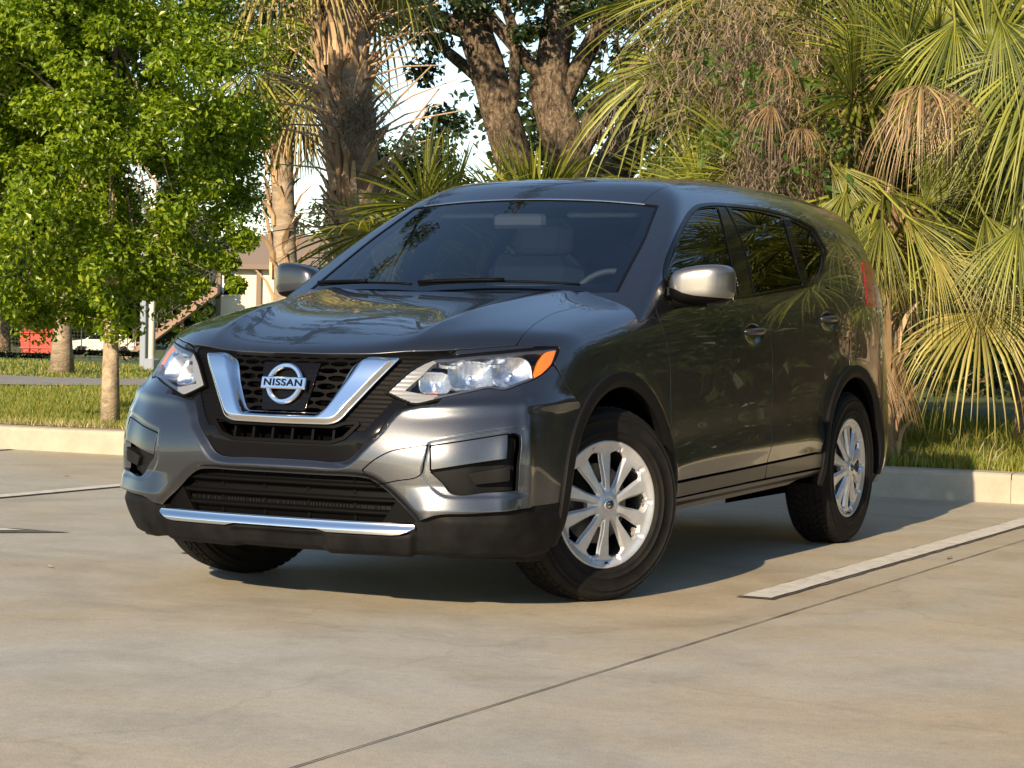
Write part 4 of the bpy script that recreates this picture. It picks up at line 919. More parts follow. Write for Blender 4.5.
    m = mat('palm_trunk', (.30, .24, .17), .95); v = noise(m, 1, 5, .7, vec=mapped(m, (4, 4, 11)), dist=.5); setcol(m, ramp(m, v.outputs[0], [(.3, (.13, .098, .068)), (.55, (.30, .235, .165)), (.75, (.42, .34, .25))]).outputs[0]); bump(m, v.outputs[0], .8, .03); E_['palmtrunk'] = m
    m = mat('palm_boot', (.36, .24, .13), .8); g = n_ = m.node_tree.nodes.new('ShaderNodeNewGeometry'); setcol(m, ramp(m, g.outputs['Random Per Island'], [(0, (.17, .11, .06)), (.5, (.36, .235, .13)), (1, (.52, .38, .24))]).outputs[0]); bump(m, noise(m, 1, 4, vec=mapped(m, (30, 30, 4))).outputs[0], .4, .01); E_['boot'] = m
    E_['moss'] = leaf_mat('spanish_moss', [(.10, .085, .065), (.19, .155, .115), (.27, .215, .155)], .25, .9, (1, 1, .9), .1)
    E_['twig'] = leaf_mat('dry_twigs', [(.07, .045, .028), (.20, .135, .085), (.30, .22, .15), (.46, .36, .26)], .0, .9, (1, 1, 1), .1)
env_materials()

# ------------------------------------------------------------------ ground
def sheet(name, pts, z, m, kind='structure', th=None):
    return tag(mesh_obj(name, [(x, y, z) for x, y in pts], [tuple(range(len(pts)))], m), kind=kind)
KY = 5.65
sheet('parking_lot', [(-400, -400), (400, -400), (400, KY), (-400, KY)], 0, E_['concrete'])
def soft_height(x, y):
    return .165 - 1.75 * sstep(26, 120, np.hypot(x + 0, y)) + .03 * np.sin(x * .9 + y * .35) * sstep(6.2, 9, y)
gx = np.r_[np.linspace(-420, -60, 10), np.linspace(-50, 50, 101), np.linspace(60, 420, 10)]; gy = np.r_[KY + .15, np.linspace(6.2, 40, 69), np.linspace(45, 420, 26)]
GX, GY = np.meshgrid(gx, gy, indexing='ij'); GZ = soft_height(GX, GY)
T = grid_tris(len(gx), len(gy)); V = np.stack([GX.ravel(), GY.ravel(), GZ.ravel()], 1)
fn = np.cross(V[T[:, 1]] - V[T[:, 0]], V[T[:, 2]] - V[T[:, 0]])[:, 2]; T = np.where((fn < 0)[:, None], T[:, ::-1], T)
tag(mesh_obj('lawn', V, T, E_['lawn']), kind='structure')
# kerb: a rounded-top strip broken by joints
mb = MB(); prof = [(KY, -.02), (KY, .145), (KY + .006, .163), (KY + .02, .172), (KY + .15, .176), (KY + .16, .10)]
n = len(prof)
for k_ in range(-20, 20):
    xs = np.linspace(k_ * 3.05 + .9, k_ * 3.05 + 3.944, 7); dz_ = random.uniform(-.004, .004)
    mb.add([(x, y + random.uniform(-.002, .002), z + dz_ + .003 * math.sin(x * 2.1)) for x in xs for y, z in prof], [(i*n+k, (i+1)*n+k, (i+1)*n+k+1, i*n+k+1) for i in range(6) for k in range(n - 1)])
mb.box((0, KY + .08, .07), (122, .13, .14))
tag(mb.obj('kerb', [E_['kerb']], smooth=False), 'pale concrete kerb running behind the parking bays', None, kind='structure')
def zroad(pts):
    return pts
# painted bay lines (white with dark borders), joints
def strip(name, x0, x1, y0, y1, z, m, n=40, wob=.0):
    V = []; 
    for i in range(n + 1):
        y = y0 + (y1 - y0) * i / n; V += [(x0 + wob * random.uniform(-1, 1), y, z), (x1 + wob * random.uniform(-1, 1), y, z)]
    return tag(mesh_obj(name, V, [(2*i, 2*i+1, 2*i+3, 2*i+2) for i in range(n)], m), kind='structure')
for x, y0 in ((1.30, .38), (-1.29, .38), (-3.90, .40), (-6.74, .40), (4.0, .4)):
    strip('bay_line_border', x - .076, x + .076, y0 - .012, KY - .05, .004, E_['black'], 60, .004)
    strip('bay_line', x - .062, x + .062, y0, KY - .08, .008, E_['white'], 60, .003)
strip('slab_joint', 1.5585, 1.5645, -14, KY, .004, E_['joint'], 160, .0014)
V = [(-8, 5.60, .004), (8, 5.60, .004), (8, KY, .004), (-8, KY, .004)]; 
tag(mesh_obj('pavement_mark', [(-3.4, .20, .004), (-2.75, .42, .004), (-2.30, .80, .004), (-2.62, .80, .004), (-3.4, .62, .004)], [(0, 1, 2, 3, 4)], E_['black']), kind='structure')
tag(mesh_obj('pavement_mark_white', [(-3.4, .30, .008), (-2.75, .50, .008), (-2.52, .72, .008), (-2.65, .74, .008), (-3.4, .52, .008)], [(0, 1, 2, 3, 4)], E_['white']), kind='structure')
# road across the lawn, follows the lawn a little above
rx = np.linspace(-70, -6.5, 91); V = []
for x in rx:
    for dy in (0, 3.0): 
        y = 13.4 + dy - (x + 13) * .0; V.append((x, y, float(soft_height(np.array(x), np.array(y))) + .012 + .02))
tag(mesh_obj('road', V, [(2*i, 2*i+2, 2*i+3, 2*i+1) for i in range(90)], E_['road']), kind='structure')

def at(px, py, dep):
    d = fw + rt * ((px - 512) / FPX) + up * ((384 - py) / FPX); return Vector(CAM) + d * dep
# ------------------------------------------------------------------ foliage builders
def gz(x, y): return float(soft_height(np.array(float(x)), np.array(float(y))))
def leaves(centers, radii, per, size, flat=.75, seed=1, up=.5, aspect=.55, droop=0.0):
    """leaf blades (folded diamonds) spread through clumps; returns V, T"""
    g = np.random.default_rng(seed); C = np.repeat(np.asarray(centers, float), per, 0); Rr = np.repeat(np.asarray(radii, float), per)
    n = len(C); d = g.normal(size=(n, 3)); d /= np.linalg.norm(d, axis=1, keepdims=True); rad = g.random(n) ** .45
    P = C + d * (Rr * rad)[:, None] * np.array([1, 1, flat])
    N = d * .6 + np.array([0, 0, up]) + g.normal(size=(n, 3)) * .55; N /= np.linalg.norm(N, axis=1, keepdims=True)
    A = g.normal(size=(n, 3)) + np.array([0, 0, -droop]); A -= N * (A * N).sum(1, keepdims=True); A /= np.linalg.norm(A, axis=1, keepdims=True); B = np.cross(N, A)
    s = size * g.uniform(.6, 1.3, n)[:, None]
    v0 = P - A * s * .5; v1 = P + B * s * aspect * .5 + N * s * .10 + A * s * .05; v2 = P + A * s * .5 - N * s * .08; v3 = P - B * s * aspect * .5 + N * s * .10 + A * s * .05
    V = np.stack([v0, v1, v2, v3], 1).reshape(-1, 3); i = np.arange(n) * 4
    return V, np.concatenate([np.stack([i, i+1, i+2], 1), np.stack([i, i+2, i+3], 1)])
def limb_path(p0, d0, L, n, wig, grav, rnd):
    p = Vector(p0); d = Vector(d0).normalized(); pts = [p.copy()]
    for i in range(n):
        d = (d + Vector((rnd.uniform(-1, 1), rnd.uniform(-1, 1), rnd.uniform(-1, 1))) * wig + Vector((0, 0, grav))).normalized(); p = p + d * (L / n); pts.append(p.copy())
    return pts, d
def broad_tree(name, base, label, cat, group, h, r, trunk_r, leaf_m, bark_m, leaf_size, per, clumps, seed, zlo=.35, lean=(0, 0), flat=.8, crown_c=None, trunk_paths=None, clump_r=(.18, .34), parent_loc=None, gapz=None, squash=1.0, link_limbs=14, extra=()):
    rnd = random.Random(seed); root = empty(name, base); tag(root, label, cat, group)
    mb = MB(); top = Vector((lean[0], lean[1], h * .62))
    cc = Vector(crown_c) if crown_c else Vector((lean[0], lean[1], h * (zlo + 1) / 2)); rz = h * (1 - zlo) / 2
    path = [Vector((0, 0, -.1)), Vector((lean[0] * .1, lean[1] * .1, h * .12)), Vector((lean[0] * .3, lean[1] * .3, h * .3)), Vector((lean[0] * .6, lean[1] * .6, h * .48)), top]
    mb.tube(path, [trunk_r * 1.35, trunk_r, trunk_r * .85, trunk_r * .6, trunk_r * .3], 14)
    C = []; Rd = []
    for i in range(clumps):
        while True:
            v = Vector((rnd.uniform(-1, 1), rnd.uniform(-1, 1), rnd.uniform(-1, 1)))
            if .25 < v.length < 1: break
        v = v * (.55 + .45 * rnd.random()) if v.length < .7 else v
        C.append(cc + Vector((v.x * r, v.y * r * squash, v.z * rz))); Rd.append(r * rnd.uniform(*clump_r))
    for p_, r_ in extra:
        C.append(Vector(p_)); Rd.append(r_); b = Vector(p_); a = min(C[:clumps], key=lambda q: (q - b).length); mb.tube([path[3], path[3].lerp(a, .6), a, b], [trunk_r * .2, trunk_r * .13, trunk_r * .09, trunk_r * .04], 6)
    for i in range(link_limbs):
        t = rnd.uniform(.35, 1); a = path[2].lerp(path[4], t); b = C[rnd.randrange(len(C))]
        m1 = a.lerp(b, .5) + Vector((0, 0, .1 * r)); mb.tube([a, m1, b], [trunk_r * .32 * (1.2 - t * .6), trunk_r * .14, trunk_r * .03], 7)
    mb.obj('trunk', [bark_m], root, smooth=True)
    V, T_ = leaves(C, Rd, per, leaf_size, flat, seed); mesh_obj('crown', V, T_, leaf_m, root, False)
    return root

class Fronds:
    """palm fans collected into one mesh with a 'dry' attribute"""
    def __init__(s): s.V = []; s.T = []; s.D = []; s.n = 0
    def add(s, hub, axis, normal, rad, spread=150, nl=34, droop=.5, dry=0.0, rnd=random, petiole=None, fuse=.44, wid=1.0, curl=.25):
        hub = np.array(hub, float); spread = spread * rnd.uniform(.72, 1.08); ax = np.array(axis, float) / np.linalg.norm(axis) + np.array([rnd.uniform(-.25, .25), rnd.uniform(-.25, .25), rnd.uniform(-.25, .25)]); normal = np.array(normal, float) + np.array([rnd.uniform(-.5, .5), rnd.uniform(-.5, .5), rnd.uniform(-.3, .3)]); lob = rnd.uniform(.2, .9); ax /= np.linalg.norm(ax); nr = np.array(normal, float); nr -= ax * (nr @ ax); nr /= np.linalg.norm(nr) + 1e-9; sd = np.cross(ax, nr)
        ts = np.array([0, .25, .5, .7, .86, 1.0])
        for k in range(nl):
            jt = 1.0 if droop > 1.5 else 0.0; th = R(spread) * (2 * (k + .5) / nl - 1) + rnd.uniform(-.02, .02) + jt * rnd.uniform(-.35, .35); L = rad * (.72 + .28 * math.cos(th * .55)) * (rnd.uniform(.9, 1.06) if not jt else rnd.uniform(.45, 1.15))
            d = ax * math.cos(th) + sd * math.sin(th); side = -ax * math.sin(th) + sd * math.cos(th); cup = nr * (-.45 * lob * abs(math.sin(th * .8)) ** 1.5)
            w = min(.034, wid * L * R(spread) / nl * .80); dr = droop * .55 * (rnd.uniform(.5, 1.5) if not jt else rnd.uniform(.25, 1.7)); tw = rnd.uniform(-1.1, 1.1); d = d + nr * rnd.uniform(-.10, .10)
            pts = []; z = 0
            for t in ts:
                f = max(0, (t - .35)) / .65; g = np.array([0, 0, -1.0]) * dr * L * f * f * .75
                p = hub + d * L * t * (1 - .25 * dr * f * f) + cup * L * t - nr * curl * L * t * t * .35 + g
                ww = w * (t / fuse if t < fuse else max(.02, 1 - (t - fuse) / (1.0 - fuse)) ** .75) * .5
                sv = side * math.cos(tw * f) + nr * math.sin(tw * f)
                pts.append((p - sv * ww, p + nr * ww * .7, p + sv * ww))
            b = s.n
            for i, q in enumerate(pts):
                s.V += [q[0], q[1], q[2]]; dd = min(1, dry + max(0, ts[i] - .70) * (.2 + 1.4 * dry + rnd.random() * .4)); s.D += [dd] * 3
            s.n += 3 * len(pts)
            for i in range(len(pts) - 1):
                a = b + 3 * i
                s.T += [(a, a+1, a+4), (a, a+4, a+3), (a+1, a+2, a+5), (a+1, a+5, a+4)]
        if petiole is not None:
            p0 = np.array(petiole, float); pm = (p0 + hub) / 2 + np.array([0, 0, .08 * np.linalg.norm(hub - p0)]); b = s.n; q = [p0, pm, hub, hub + ax * rad * .35]; wds = [.017, .012, .009, .003]
            sdv = np.cross(hub - p0, [0, 0, 1.]); sdv /= np.linalg.norm(sdv) + 1e-9; upv = np.cross(sdv, hub - p0); upv /= np.linalg.norm(upv) + 1e-9
            for c, w_ in zip(q, wds): s.V += [c - sdv * w_, c + upv * w_, c + sdv * w_, c - upv * w_ * .6]; s.D += [dry * .8 + .12] * 4
            s.n += 16
            for i in range(3):
                for k in range(4): j = (k + 1) % 4; a = b + 4 * i; s.T += [(a+k, a+j, a+4+j), (a+k, a+4+j, a+4+k)]
    def obj(s, name, m, parent):
        if not s.n: return None
        o = mesh_obj(name, np.array(s.V), np.array(s.T), m, parent, True); a = o.data.attributes.new('dry', 'FLOAT', 'POINT'); a.data.foreach_set('value', np.array(s.D, np.float32)); return o

def palm(name, base, label, group, h, trunk_r, nf, rad, seed, boots=0, tilt=(0, 0), pet=(.7, 1.1), el=(70, -55), dead=6, yellow=4, extra=(), cat='palm', az=None, trunk=True, flare=.25, nl=38, bootlen=.5):
    rnd = random.Random(seed); root = empty(name, base); tag(root, label, cat, group)
    top = Vector((tilt[0], tilt[1], h)); mb = MB(); pts = []; rads = []
    for i in range(13):
        t = i / 12; pts.append(Vector((tilt[0] * t ** 1.5, tilt[1] * t ** 1.5, h * t - .1 * (1 - t)))); rads.append(trunk_r * (1.0 + flare * math.exp(-t * 11) + .06 * math.sin(t * 9)))
    if trunk: mb.tube(pts, rads, 18); mb.obj('trunk', [E_['palmtrunk']], root, smooth=True)
    if boots:
        bb = MB()
        for i in range(boots):
            t = (i + rnd.random()) / boots; p = pts[0].lerp(top, max(.03, t)); a = i * 2.39996 + rnd.uniform(-.3, .3); o = Vector((math.cos(a), math.sin(a), 0)); r_ = trunk_r * .9
            L = bootlen * rnd.uniform(.5, 1.2); out = rnd.uniform(.25, .6); c = Vector((-o.y, o.x, 0)); w = min(.046, trunk_r * rnd.uniform(.16, .28)); lt_ = rnd.uniform(-.16, .16)
            v0 = p + o * r_; v1 = v0 + o * (L * out * .5) + Vector((0, 0, L * .6)); v2 = v0 + o * (L * out * 1.2) + Vector((0, 0, L)) + c * lt_; v1 = v1 + c * lt_ * .45
            V = []
            for q, ww, th in ((v0 - Vector((0, 0, .12)), w, .03), (v0, w, .04), (v1, w * .55, .03), (v2, w * .32, .018)): V += [q - c * ww, q - c * ww + o * th, q + c * ww + o * th, q + c * ww]
            F = [(3, 2, 1, 0), (12, 13, 14, 15)] + [(4*k+j, 4*k+(j+1) % 4, 4*k+4+(j+1) % 4, 4*k+4+j) for k in range(3) for j in range(4)]
            bb.add(V, F)
        tag(bb.obj('leaf_bases', [E_['boot']], root), kind='stuff')
    gr, ye, de = Fronds(), Fronds(), Fronds()
    for i in range(nf):
        t = (i + .5) / nf; a = (i * 2.39996 + rnd.uniform(-.25, .25)) if az is None else R(rnd.uniform(*az)); e = R(el[0] + (el[1] - el[0]) * t + rnd.uniform(-10, 10))
        d = Vector((math.cos(a) * math.cos(e), math.sin(a) * math.cos(e), math.sin(e))); L = rnd.uniform(*pet); hub = top + d * L + Vector((0, 0, -.10 * L * (1 + t)))
        axd = (d + Vector((0, 0, -.35 - .5 * t))).normalized(); nrm = Vector((0, 0, 1)) + d * (.4 if e > 0 else 1.0) + Vector((rnd.uniform(-.4, .4), rnd.uniform(-.4, .4), 0))
        k = nf - i
        if k <= dead: de.add(hub, (axd + Vector((0, 0, -1.2))), d + Vector((0, 0, .2)), rad * rnd.uniform(.6, .85), 70, nl - 14, .8, .3, rnd, top)
        elif k <= dead + yellow: ye.add(hub, axd, nrm, rad * rnd.uniform(.85, 1.05), 140, nl, .8, .35, rnd, top)
        else: gr.add(hub, axd, nrm, rad * rnd.uniform(.80, 1.1), 140, nl, .12 + .5 * t, .0, rnd, top)
    for kind, hub, ax, nrm, rd, spread, droop, dry in extra:
        h_ = Vector(hub) - Vector(base); {'g': gr, 'y': ye, 'd': de}[kind].add(h_, ax, nrm, rd, spread, nl + 4, droop, dry, rnd, None if kind == 'd' else h_ - Vector(ax).normalized() * rd * .7 + Vector((-.25, .55, .10)))
    for f, nm, m_ in ((gr, 'crown', 'frond'), (ye, 'yellow_fronds', 'frondyel'), (de, 'dead_fronds', 'dead')): f.obj(nm, E_[m_], root)
    return root
def ribbons(starts, lens, width, seed, sway=.12, seg=6, down=1.0, dirs=None):
    g = np.random.default_rng(seed); V = []; T_ = []; 
    for p, L in zip(starts, lens):
        p = np.array(p, float); a = g.uniform(0, 6.28); c = np.array([math.cos(a), math.sin(a), 0]) * width; b = len(V); d = np.array([0, 0, -down]) if dirs is None else np.array(dirs[len(T_) % len(dirs)])
        vel = d + g.normal(size=3) * sway
        for i in range(seg + 1):
            w = 1 - .75 * i / seg; V += [p - c * w, p + c * w]; vel = vel + g.normal(size=3) * sway; vel = vel / np.linalg.norm(vel); p = p + vel * L / seg
        for i in range(seg): k = b + 2 * i; T_ += [(k, k+1, k+3), (k, k+3, k+2)]
    return np.array(V), np.array(T_)
# ------------------------------------------------------------------ planting and far things
RV = Vector((.888, .459, 0)); TV = Vector((.459, -.888, 0)); ZV = Vector((0, 0, 1))
def vec(r, z, t=0): return tuple(RV * r + ZV * z + TV * t)

# young oak by the left kerb
broad_tree('young_oak', (-6.61, 6.67, .17), 'young bright green oak with a slim pale trunk on the lawn behind the left kerb', 'tree', 'trees on the lawn', 4.9, 1.55, .062, E_['young'], E_['palebark'], .056, 360, 420, 5, zlo=.12, crown_c=(-.44, -.10, 2.72), clump_r=(.09, .22), link_limbs=20, flat=.85, squash=1.1, extra=[(tuple(at(a_, b_, 17.5) - Vector((-6.61, 6.67, .17))), r_) for a_, b_, r_ in ((205, 255, .15), (226, 262, .12), (225, 222, .17), (244, 240, .13), (236, 285, .09), (196, 286, .12), (40, 318, .13), (18, 312, .15), (74, 314, .12), (150, 285, .15), (108, 160, .17), (114, 185, .17), (108, 208, .17), (116, 232, .16), (110, 256, .14))])
# big live oak in the middle
ok = empty('live_oak', (-8.2, 17.7, .17)); tag(ok, 'massive live oak with twin rough trunks and hung with moss behind the car roof', 'tree', 'trees on the lawn')
def rel(p): return Vector(p) - Vector((-8.2, 17.7, .17))
XC = []; mb = MB(); rnd = random.Random(3)
def stem(pts, rads, seg=16):
    P = [rel(p) for p in pts]; rads = [r_ * .64 for r_ in rads]; Q = []; Rr = []
    for i in range(len(P) - 1):
        for k in range(4):
            t = k / 4; Q.append(P[i].lerp(P[i+1], t) + Vector((rnd.uniform(-1, 1), rnd.uniform(-1, 1), 0)) * .05 * rads[i]); Rr.append((rads[i] * (1 - t) + rads[i+1] * t) * rnd.uniform(.94, 1.07))
    Q.append(P[-1]); Rr.append(rads[-1]); mb.tube(Q, Rr, seg)
stem([(-8.3, 17.7, -.1), (-8.25, 17.65, 1.2), (-8.3, 17.6, 2.3)], [.95, .75, .62]); 
stem([(-8.3, 17.6, 1.9), (-8.54, 17.47, 2.84), (-8.91, 17.32, 4.1), (-9.22, 17.19, 5.1), (-9.9, 16.9, 7.2), (-10.6, 15.5, 9)], [.52, .40, .34, .31, .24, .12])
stem([(-8.2, 17.7, 1.9), (-7.92, 17.79, 2.85), (-8.25, 17.65, 3.98), (-8.13, 17.75, 5.13), (-7.8, 17.4, 7.4), (-7.2, 15.5, 9.2)], [.55, .43, .37, .33, .25, .13])
stem([(-8.25, 17.65, 3.5), (-7.71, 17.96, 4.75), (-7.0, 18.2, 6.2), (-6, 18, 7.6)], [.22, .19, .16, .09])
stem([(-8.75, 17.3, 3.3), (-8.55, 17.3, 3.9), (-8.5, 17.2, 4.6), (-8.7, 16.8, 5.6)], [.12, .12, .11, .08], 10)
stem([(-7.95, 17.8, 3.1), (-7.66, 17.95, 3.74), (-6.82, 17.27, 4.14), (-5.79, 16.69, 4.39), (-4.4, 15.9, 4.9), (-2.8, 15, 5.6)], [.24, .22, .20, .17, .12, .06])
stem([(-9.1, 17.2, 4.7), (-9.9, 16.8, 5.0), (-11.2, 16, 5.5), (-12.6, 15.4, 6.1)], [.2, .17, .13, .07])
for k_ in range(26): t_ = rnd.random(); C0 = Vector((-7.3, 15.7, 9)).lerp(Vector((-6.4, 8.5, 11.2)), t_) if k_ % 2 else Vector((-10.4, 15.6, 8.9)).lerp(Vector((-9, 8.5, 10.6)), t_); XC.append(tuple(rel(C0 + Vector((rnd.uniform(-.5, .5), rnd.uniform(-.5, .5), rnd.uniform(-.3, .2)))))) 
stem([(-7.3, 15.7, 9), (-6.9, 12.5, 10.3), (-6.4, 8.5, 11.2)], [.14, .1, .04], 8); stem([(-10.4, 15.6, 8.9), (-10, 12, 10), (-9, 8.5, 10.6)], [.13, .09, .04], 8)
stem([(-8.2, 17.6, 4.0), (-8.9, 17.0, 5.0), (-9.4, 16.4, 6.5)], [.15, .13, .08], 9); stem([(-8.9, 17.3, 4.0), (-9.6, 17.4, 4.5), (-10.6, 17.6, 5.4)], [.14, .11, .06], 9); stem([(-7.8, 17.9, 4.5), (-7.2, 17.4, 4.9), (-6.3, 16.8, 5.7)], [.14, .11, .06], 9)
mb.obj('trunk', [E_['bark']], ok, smooth=True)
C = []; Rd = []
for i in range(95):
    a = rnd.uniform(0, 6.283); q = rnd.random() ** .5; C.append((math.cos(a) * q * 7.5, abs(math.sin(a)) * q * 6.0 - 1.6, 7.2 + rnd.uniform(-1.6, 3.4) * (1.1 - q * .6) + .2)); Rd.append(rnd.uniform(.55, 1.15))
for k_ in range(16): C.append(tuple(rel((-8.6 + rnd.uniform(-2.6, 2.6), rnd.uniform(12.2, 15.2), rnd.uniform(5.7, 8.0))))); Rd.append(rnd.uniform(.25, .5))  # unseen clumps above the view, added to dapple the trunks with shadow
for p, r_ in (((-9.0, 17.0, 5.05), .35), ((-8.6, 17.2, 5.25), .40), ((-8.3, 17.2, 5.1), .32), ((-7.5, 17.6, 5.2), .40), ((-7.0, 17.6, 5.1), .42), ((-7.2, 17.8, 4.4), .25), ((-6.9, 17.4, 3.75), .26), ((-9.7, 17.0, 4.2), .28), ((-9.5, 17.1, 3.6), .30), ((-10.0, 16.8, 4.9), .45), ((-10.9, 16.4, 5.0), .6), ((-6.3, 17.0, 5.0), .4), ((-8.8, 16.6, 5.0), .38), ((-8.0, 16.6, 5.05), .36), ((-7.4, 16.8, 4.85), .3), ((-9.5, 16.5, 5.0), .4), ((-6.7, 16.6, 4.75), .34), ((-5.9, 16.4, 4.9), .36), ((-10.4, 16.2, 4.7), .4), ((-8.3, 17.0, 4.6), .2), ((-8.35, 17.5, 4.75), .22), ((-10.3, 16.6, 3.1), .3), ((-9.9, 16.9, 2.9), .35)):
    C.append(tuple(rel(p))); Rd.append(r_)
OV = [tuple(rel(at(px_, py_, d_))) for px_, py_, d_ in ((245, 20, 26.5), (264, 8, 26.5), (292, 12, 26.5), (300, 40, 26.8), (395, 6, 27), (418, 22, 27), (365, 2, 27), (272, 48, 26.6), (432, 40, 27.5))]; C += OV; Rd += [.40] * len(OV); C += XC; Rd += [.38] * len(XC)
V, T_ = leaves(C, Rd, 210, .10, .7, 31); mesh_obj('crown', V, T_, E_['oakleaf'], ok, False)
g = np.random.default_rng(8); st = []; ln = []
for a, b, n, L in (((-7.66, 17.95, 3.70), (-5.79, 16.69, 4.35), 160, .7), ((-5.79, 16.69, 4.35), (-4.0, 15.6, 4.95), 220, .9), ((-9.2, 17.1, 5), (-11.5, 16, 5.5), 90, .6), ((-7.7, 17.9, 4.7), (-6.8, 18.1, 6.2), 80, .5)):
    for k in range(n): st.append(rel(Vector(a).lerp(Vector(b), g.random()) + Vector(g.normal(size=3) * .12))); ln.append(L * g.uniform(.3, 1.1))
V, T_ = ribbons(st, ln, .012, 4, .22, 7); tag(mesh_obj('spanish_moss', V, T_, E_['moss'], ok, False), kind='stuff')
# darker leaning trunk behind
lk = empty('leaning_tree', (-8.9, 19.6, .17)); tag(lk, 'dark shaded tree trunk leaning right behind the live oak', 'tree', 'trees on the lawn')
mb = MB(); mb.tube([(0, 0, -.1), (.2, .1, 1.6), (.45, .2, 2.75), (.9, .4, 3.65), (1.45, .7, 4.75), (2.2, 1.0, 6.2)], [.40, .34, .30, .27, .23, .15], 14); mb.obj('trunk', [E_['bark']], lk, smooth=True)
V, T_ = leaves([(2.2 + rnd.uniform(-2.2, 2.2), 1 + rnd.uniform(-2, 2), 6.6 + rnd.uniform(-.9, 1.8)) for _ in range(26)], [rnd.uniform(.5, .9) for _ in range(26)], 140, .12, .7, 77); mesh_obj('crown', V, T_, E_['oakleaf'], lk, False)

# palms left of centre
palm('booted_palm', (-6.62, 10.75, .17), 'thick sabal palm whose trunk bristles with old leaf bases left of the live oak', 'palms on the lawn', 5.0, .20, 26, .95, 21, boots=380, tilt=(-.55, -.1), dead=0, yellow=3, bootlen=.34, el=(70, -50))
# its bare stalks sticking out
bp = bpy.data.objects['booted_palm']; mb = MB(); rs_ = random.Random(5)
for (x, z, dx, dz, L) in ((-.10, 2.5, -1, .25, .85), (-.16, 2.8, -1, .15, .9), (-.2, 3.0, -1, .3, .8), (-.12, 2.2, -1, .22, .75), (-.3, 3.7, -1, .35, .9), (.15, 2.6, .8, .9, 1.0), (.2, 2.2, .6, .9, 1.1), (.1, 3.1, .8, .7, .9), (.2, 1.9, .5, 1, 1.2), (.15, 1.6, .9, .5, .8), (.05, 1.3, -.5, -.9, .8), (.2, 1.4, .5, -1, .7), (-.2, 1.5, .4, -.9, .9), (-.35, 3.9, .9, .8, .9)):
    p = Vector((-.55 * (z / 5) ** 1.5, 0, z)) + RV * x * .6 + TV * .15; d = (RV * dx + ZV * dz + TV * rs_.uniform(0, .5)).normalized()
    mb.tube([p, p + d * L * .5 + Vector((0, 0, .02)), p + d * L - Vector((0, 0, .04))], [.016, .011, .006], 6)
for k_ in range(80):
    z = rs_.uniform(1.2, 4.4); sgn = rs_.choice((-1, 1)); p = Vector((-.55 * (z / 5) ** 1.5, -.1 * z / 5, z)) + RV * sgn * .12 + TV * rs_.uniform(.0, .15); d = (RV * sgn * rs_.uniform(.5, 1) + ZV * rs_.uniform(-.1, .9) + TV * rs_.uniform(-.4, .6)).normalized(); L = rs_.uniform(.4, 1.1)
    mb.tube([p, p + d * L * .5 + Vector((0, 0, .03)), p + d * L - Vector((0, 0, .05))], [.013, .009, .004], 5)
mb.obj('bare_stalks', [E_['boot']], bp); bp.children[-1]['kind'] = 'stuff'
g = np.random.default_rng(2); fb = at(357, 118, 20.55) - Vector((-6.62, 10.75, .17)); st = [fb + Vector(g.normal(size=3) * (.11, .11, .13)) for _ in range(520)]
V, T_ = ribbons(st, [.20] * 520, .006, 12, .9, 5, .2); tag(mesh_obj('root_fibre', V, T_, E_['moss'], bp, False), kind='stuff')
palm('slim_palm', (-9.98, 14.4, .17), 'slimmer sabal palm with an orange dead skirt beside the bristling palm', 'palms on the lawn', 4.1, .14, 34, .95, 9, boots=70, tilt=(-.25, .0), dead=5, yellow=3, el=(60, -60), bootlen=.26)
palm('smooth_palm', (-16.82, 18.73, .2), 'tall palm with a bare ringed trunk flaring at its foot beyond the lawn path', 'palms on the lawn', 7.0, .095, 20, 1.1, 33, tilt=(.10, 0), flare=1.1, dead=4)
for i, (x, y, h, nf, sd_, lab) in enumerate(((-5.1, 9.1, 1.25, 15, 41, 'low green palmetto showing just above the left end of the car roof'), (-4.75, 10.4, 1.35, 16, 43, 'low palmetto in front of the twin oak trunks'), (-6.0, 12.2, 1.4, 14, 44, 'shaded palmetto between the bristling palm and the oak'), (-3.9, 11.5, 1.2, 13, 45, 'low palmetto right of the oak trunks above the car roof'))):
    palm('palmetto', (x, y, .17), lab, 'palmettos', h, .12, nf, .82, sd_, el=(85, 5), dead=0, yellow=2, pet=(.5, .9), cat='palmetto')

# right-hand palm thicket
X = lambda *a: a
dz = lambda px, py, dep, rd, a=(0, -1, .3): ('d', tuple(at(px, py, dep)), vec(a[0] * 2.5, -.55, .8), vec(0, 1, .4), rd * 1.25, 80, 1.9, .15)
def fan(kind, px, py, dep, r, z, rd, spread=55, droop=.35, dry=0.0, t=.45): return (kind, tuple(at(px, py, dep)), vec(r, z, t), vec(.1 - .3 * r, .55, .8), rd, spread, droop, dry)
ex1 = [dz(783, 66, 14.0, .20), dz(772, 104, 14.0, .24, (-.2, -1, .2)), dz(802, 128, 13.9, .22, (.2, -1, .2)), fan('g', 765, 182, 14.6, -1, .28, .88, 42, .2), fan('g', 758, 188, 14.7, -.75, .75, .72, 40, .2), fan('g', 740, 190, 14.8, -1, .05, .6, 40, .4), fan('g', 852, 98, 14.0, -.1, 1, .72, 75, .2), fan('g', 872, 62, 14.1, -.6, .8, .66, 62, .3), fan('g', 846, 190, 13.9, -.25, -1, .52, 55, .4, .1), fan('g', 832, 165, 14.0, .5, -.9, .58, 50, .4, .1), fan('g', 820, 30, 14.2, -.2, 1, .6, 70, .3), fan('g', 700, 190, 15.0, -.2, 1, .55, 60, .3), fan('y', 870, 236, 13.8, .1, -1, .48, 50, .5, .2)]
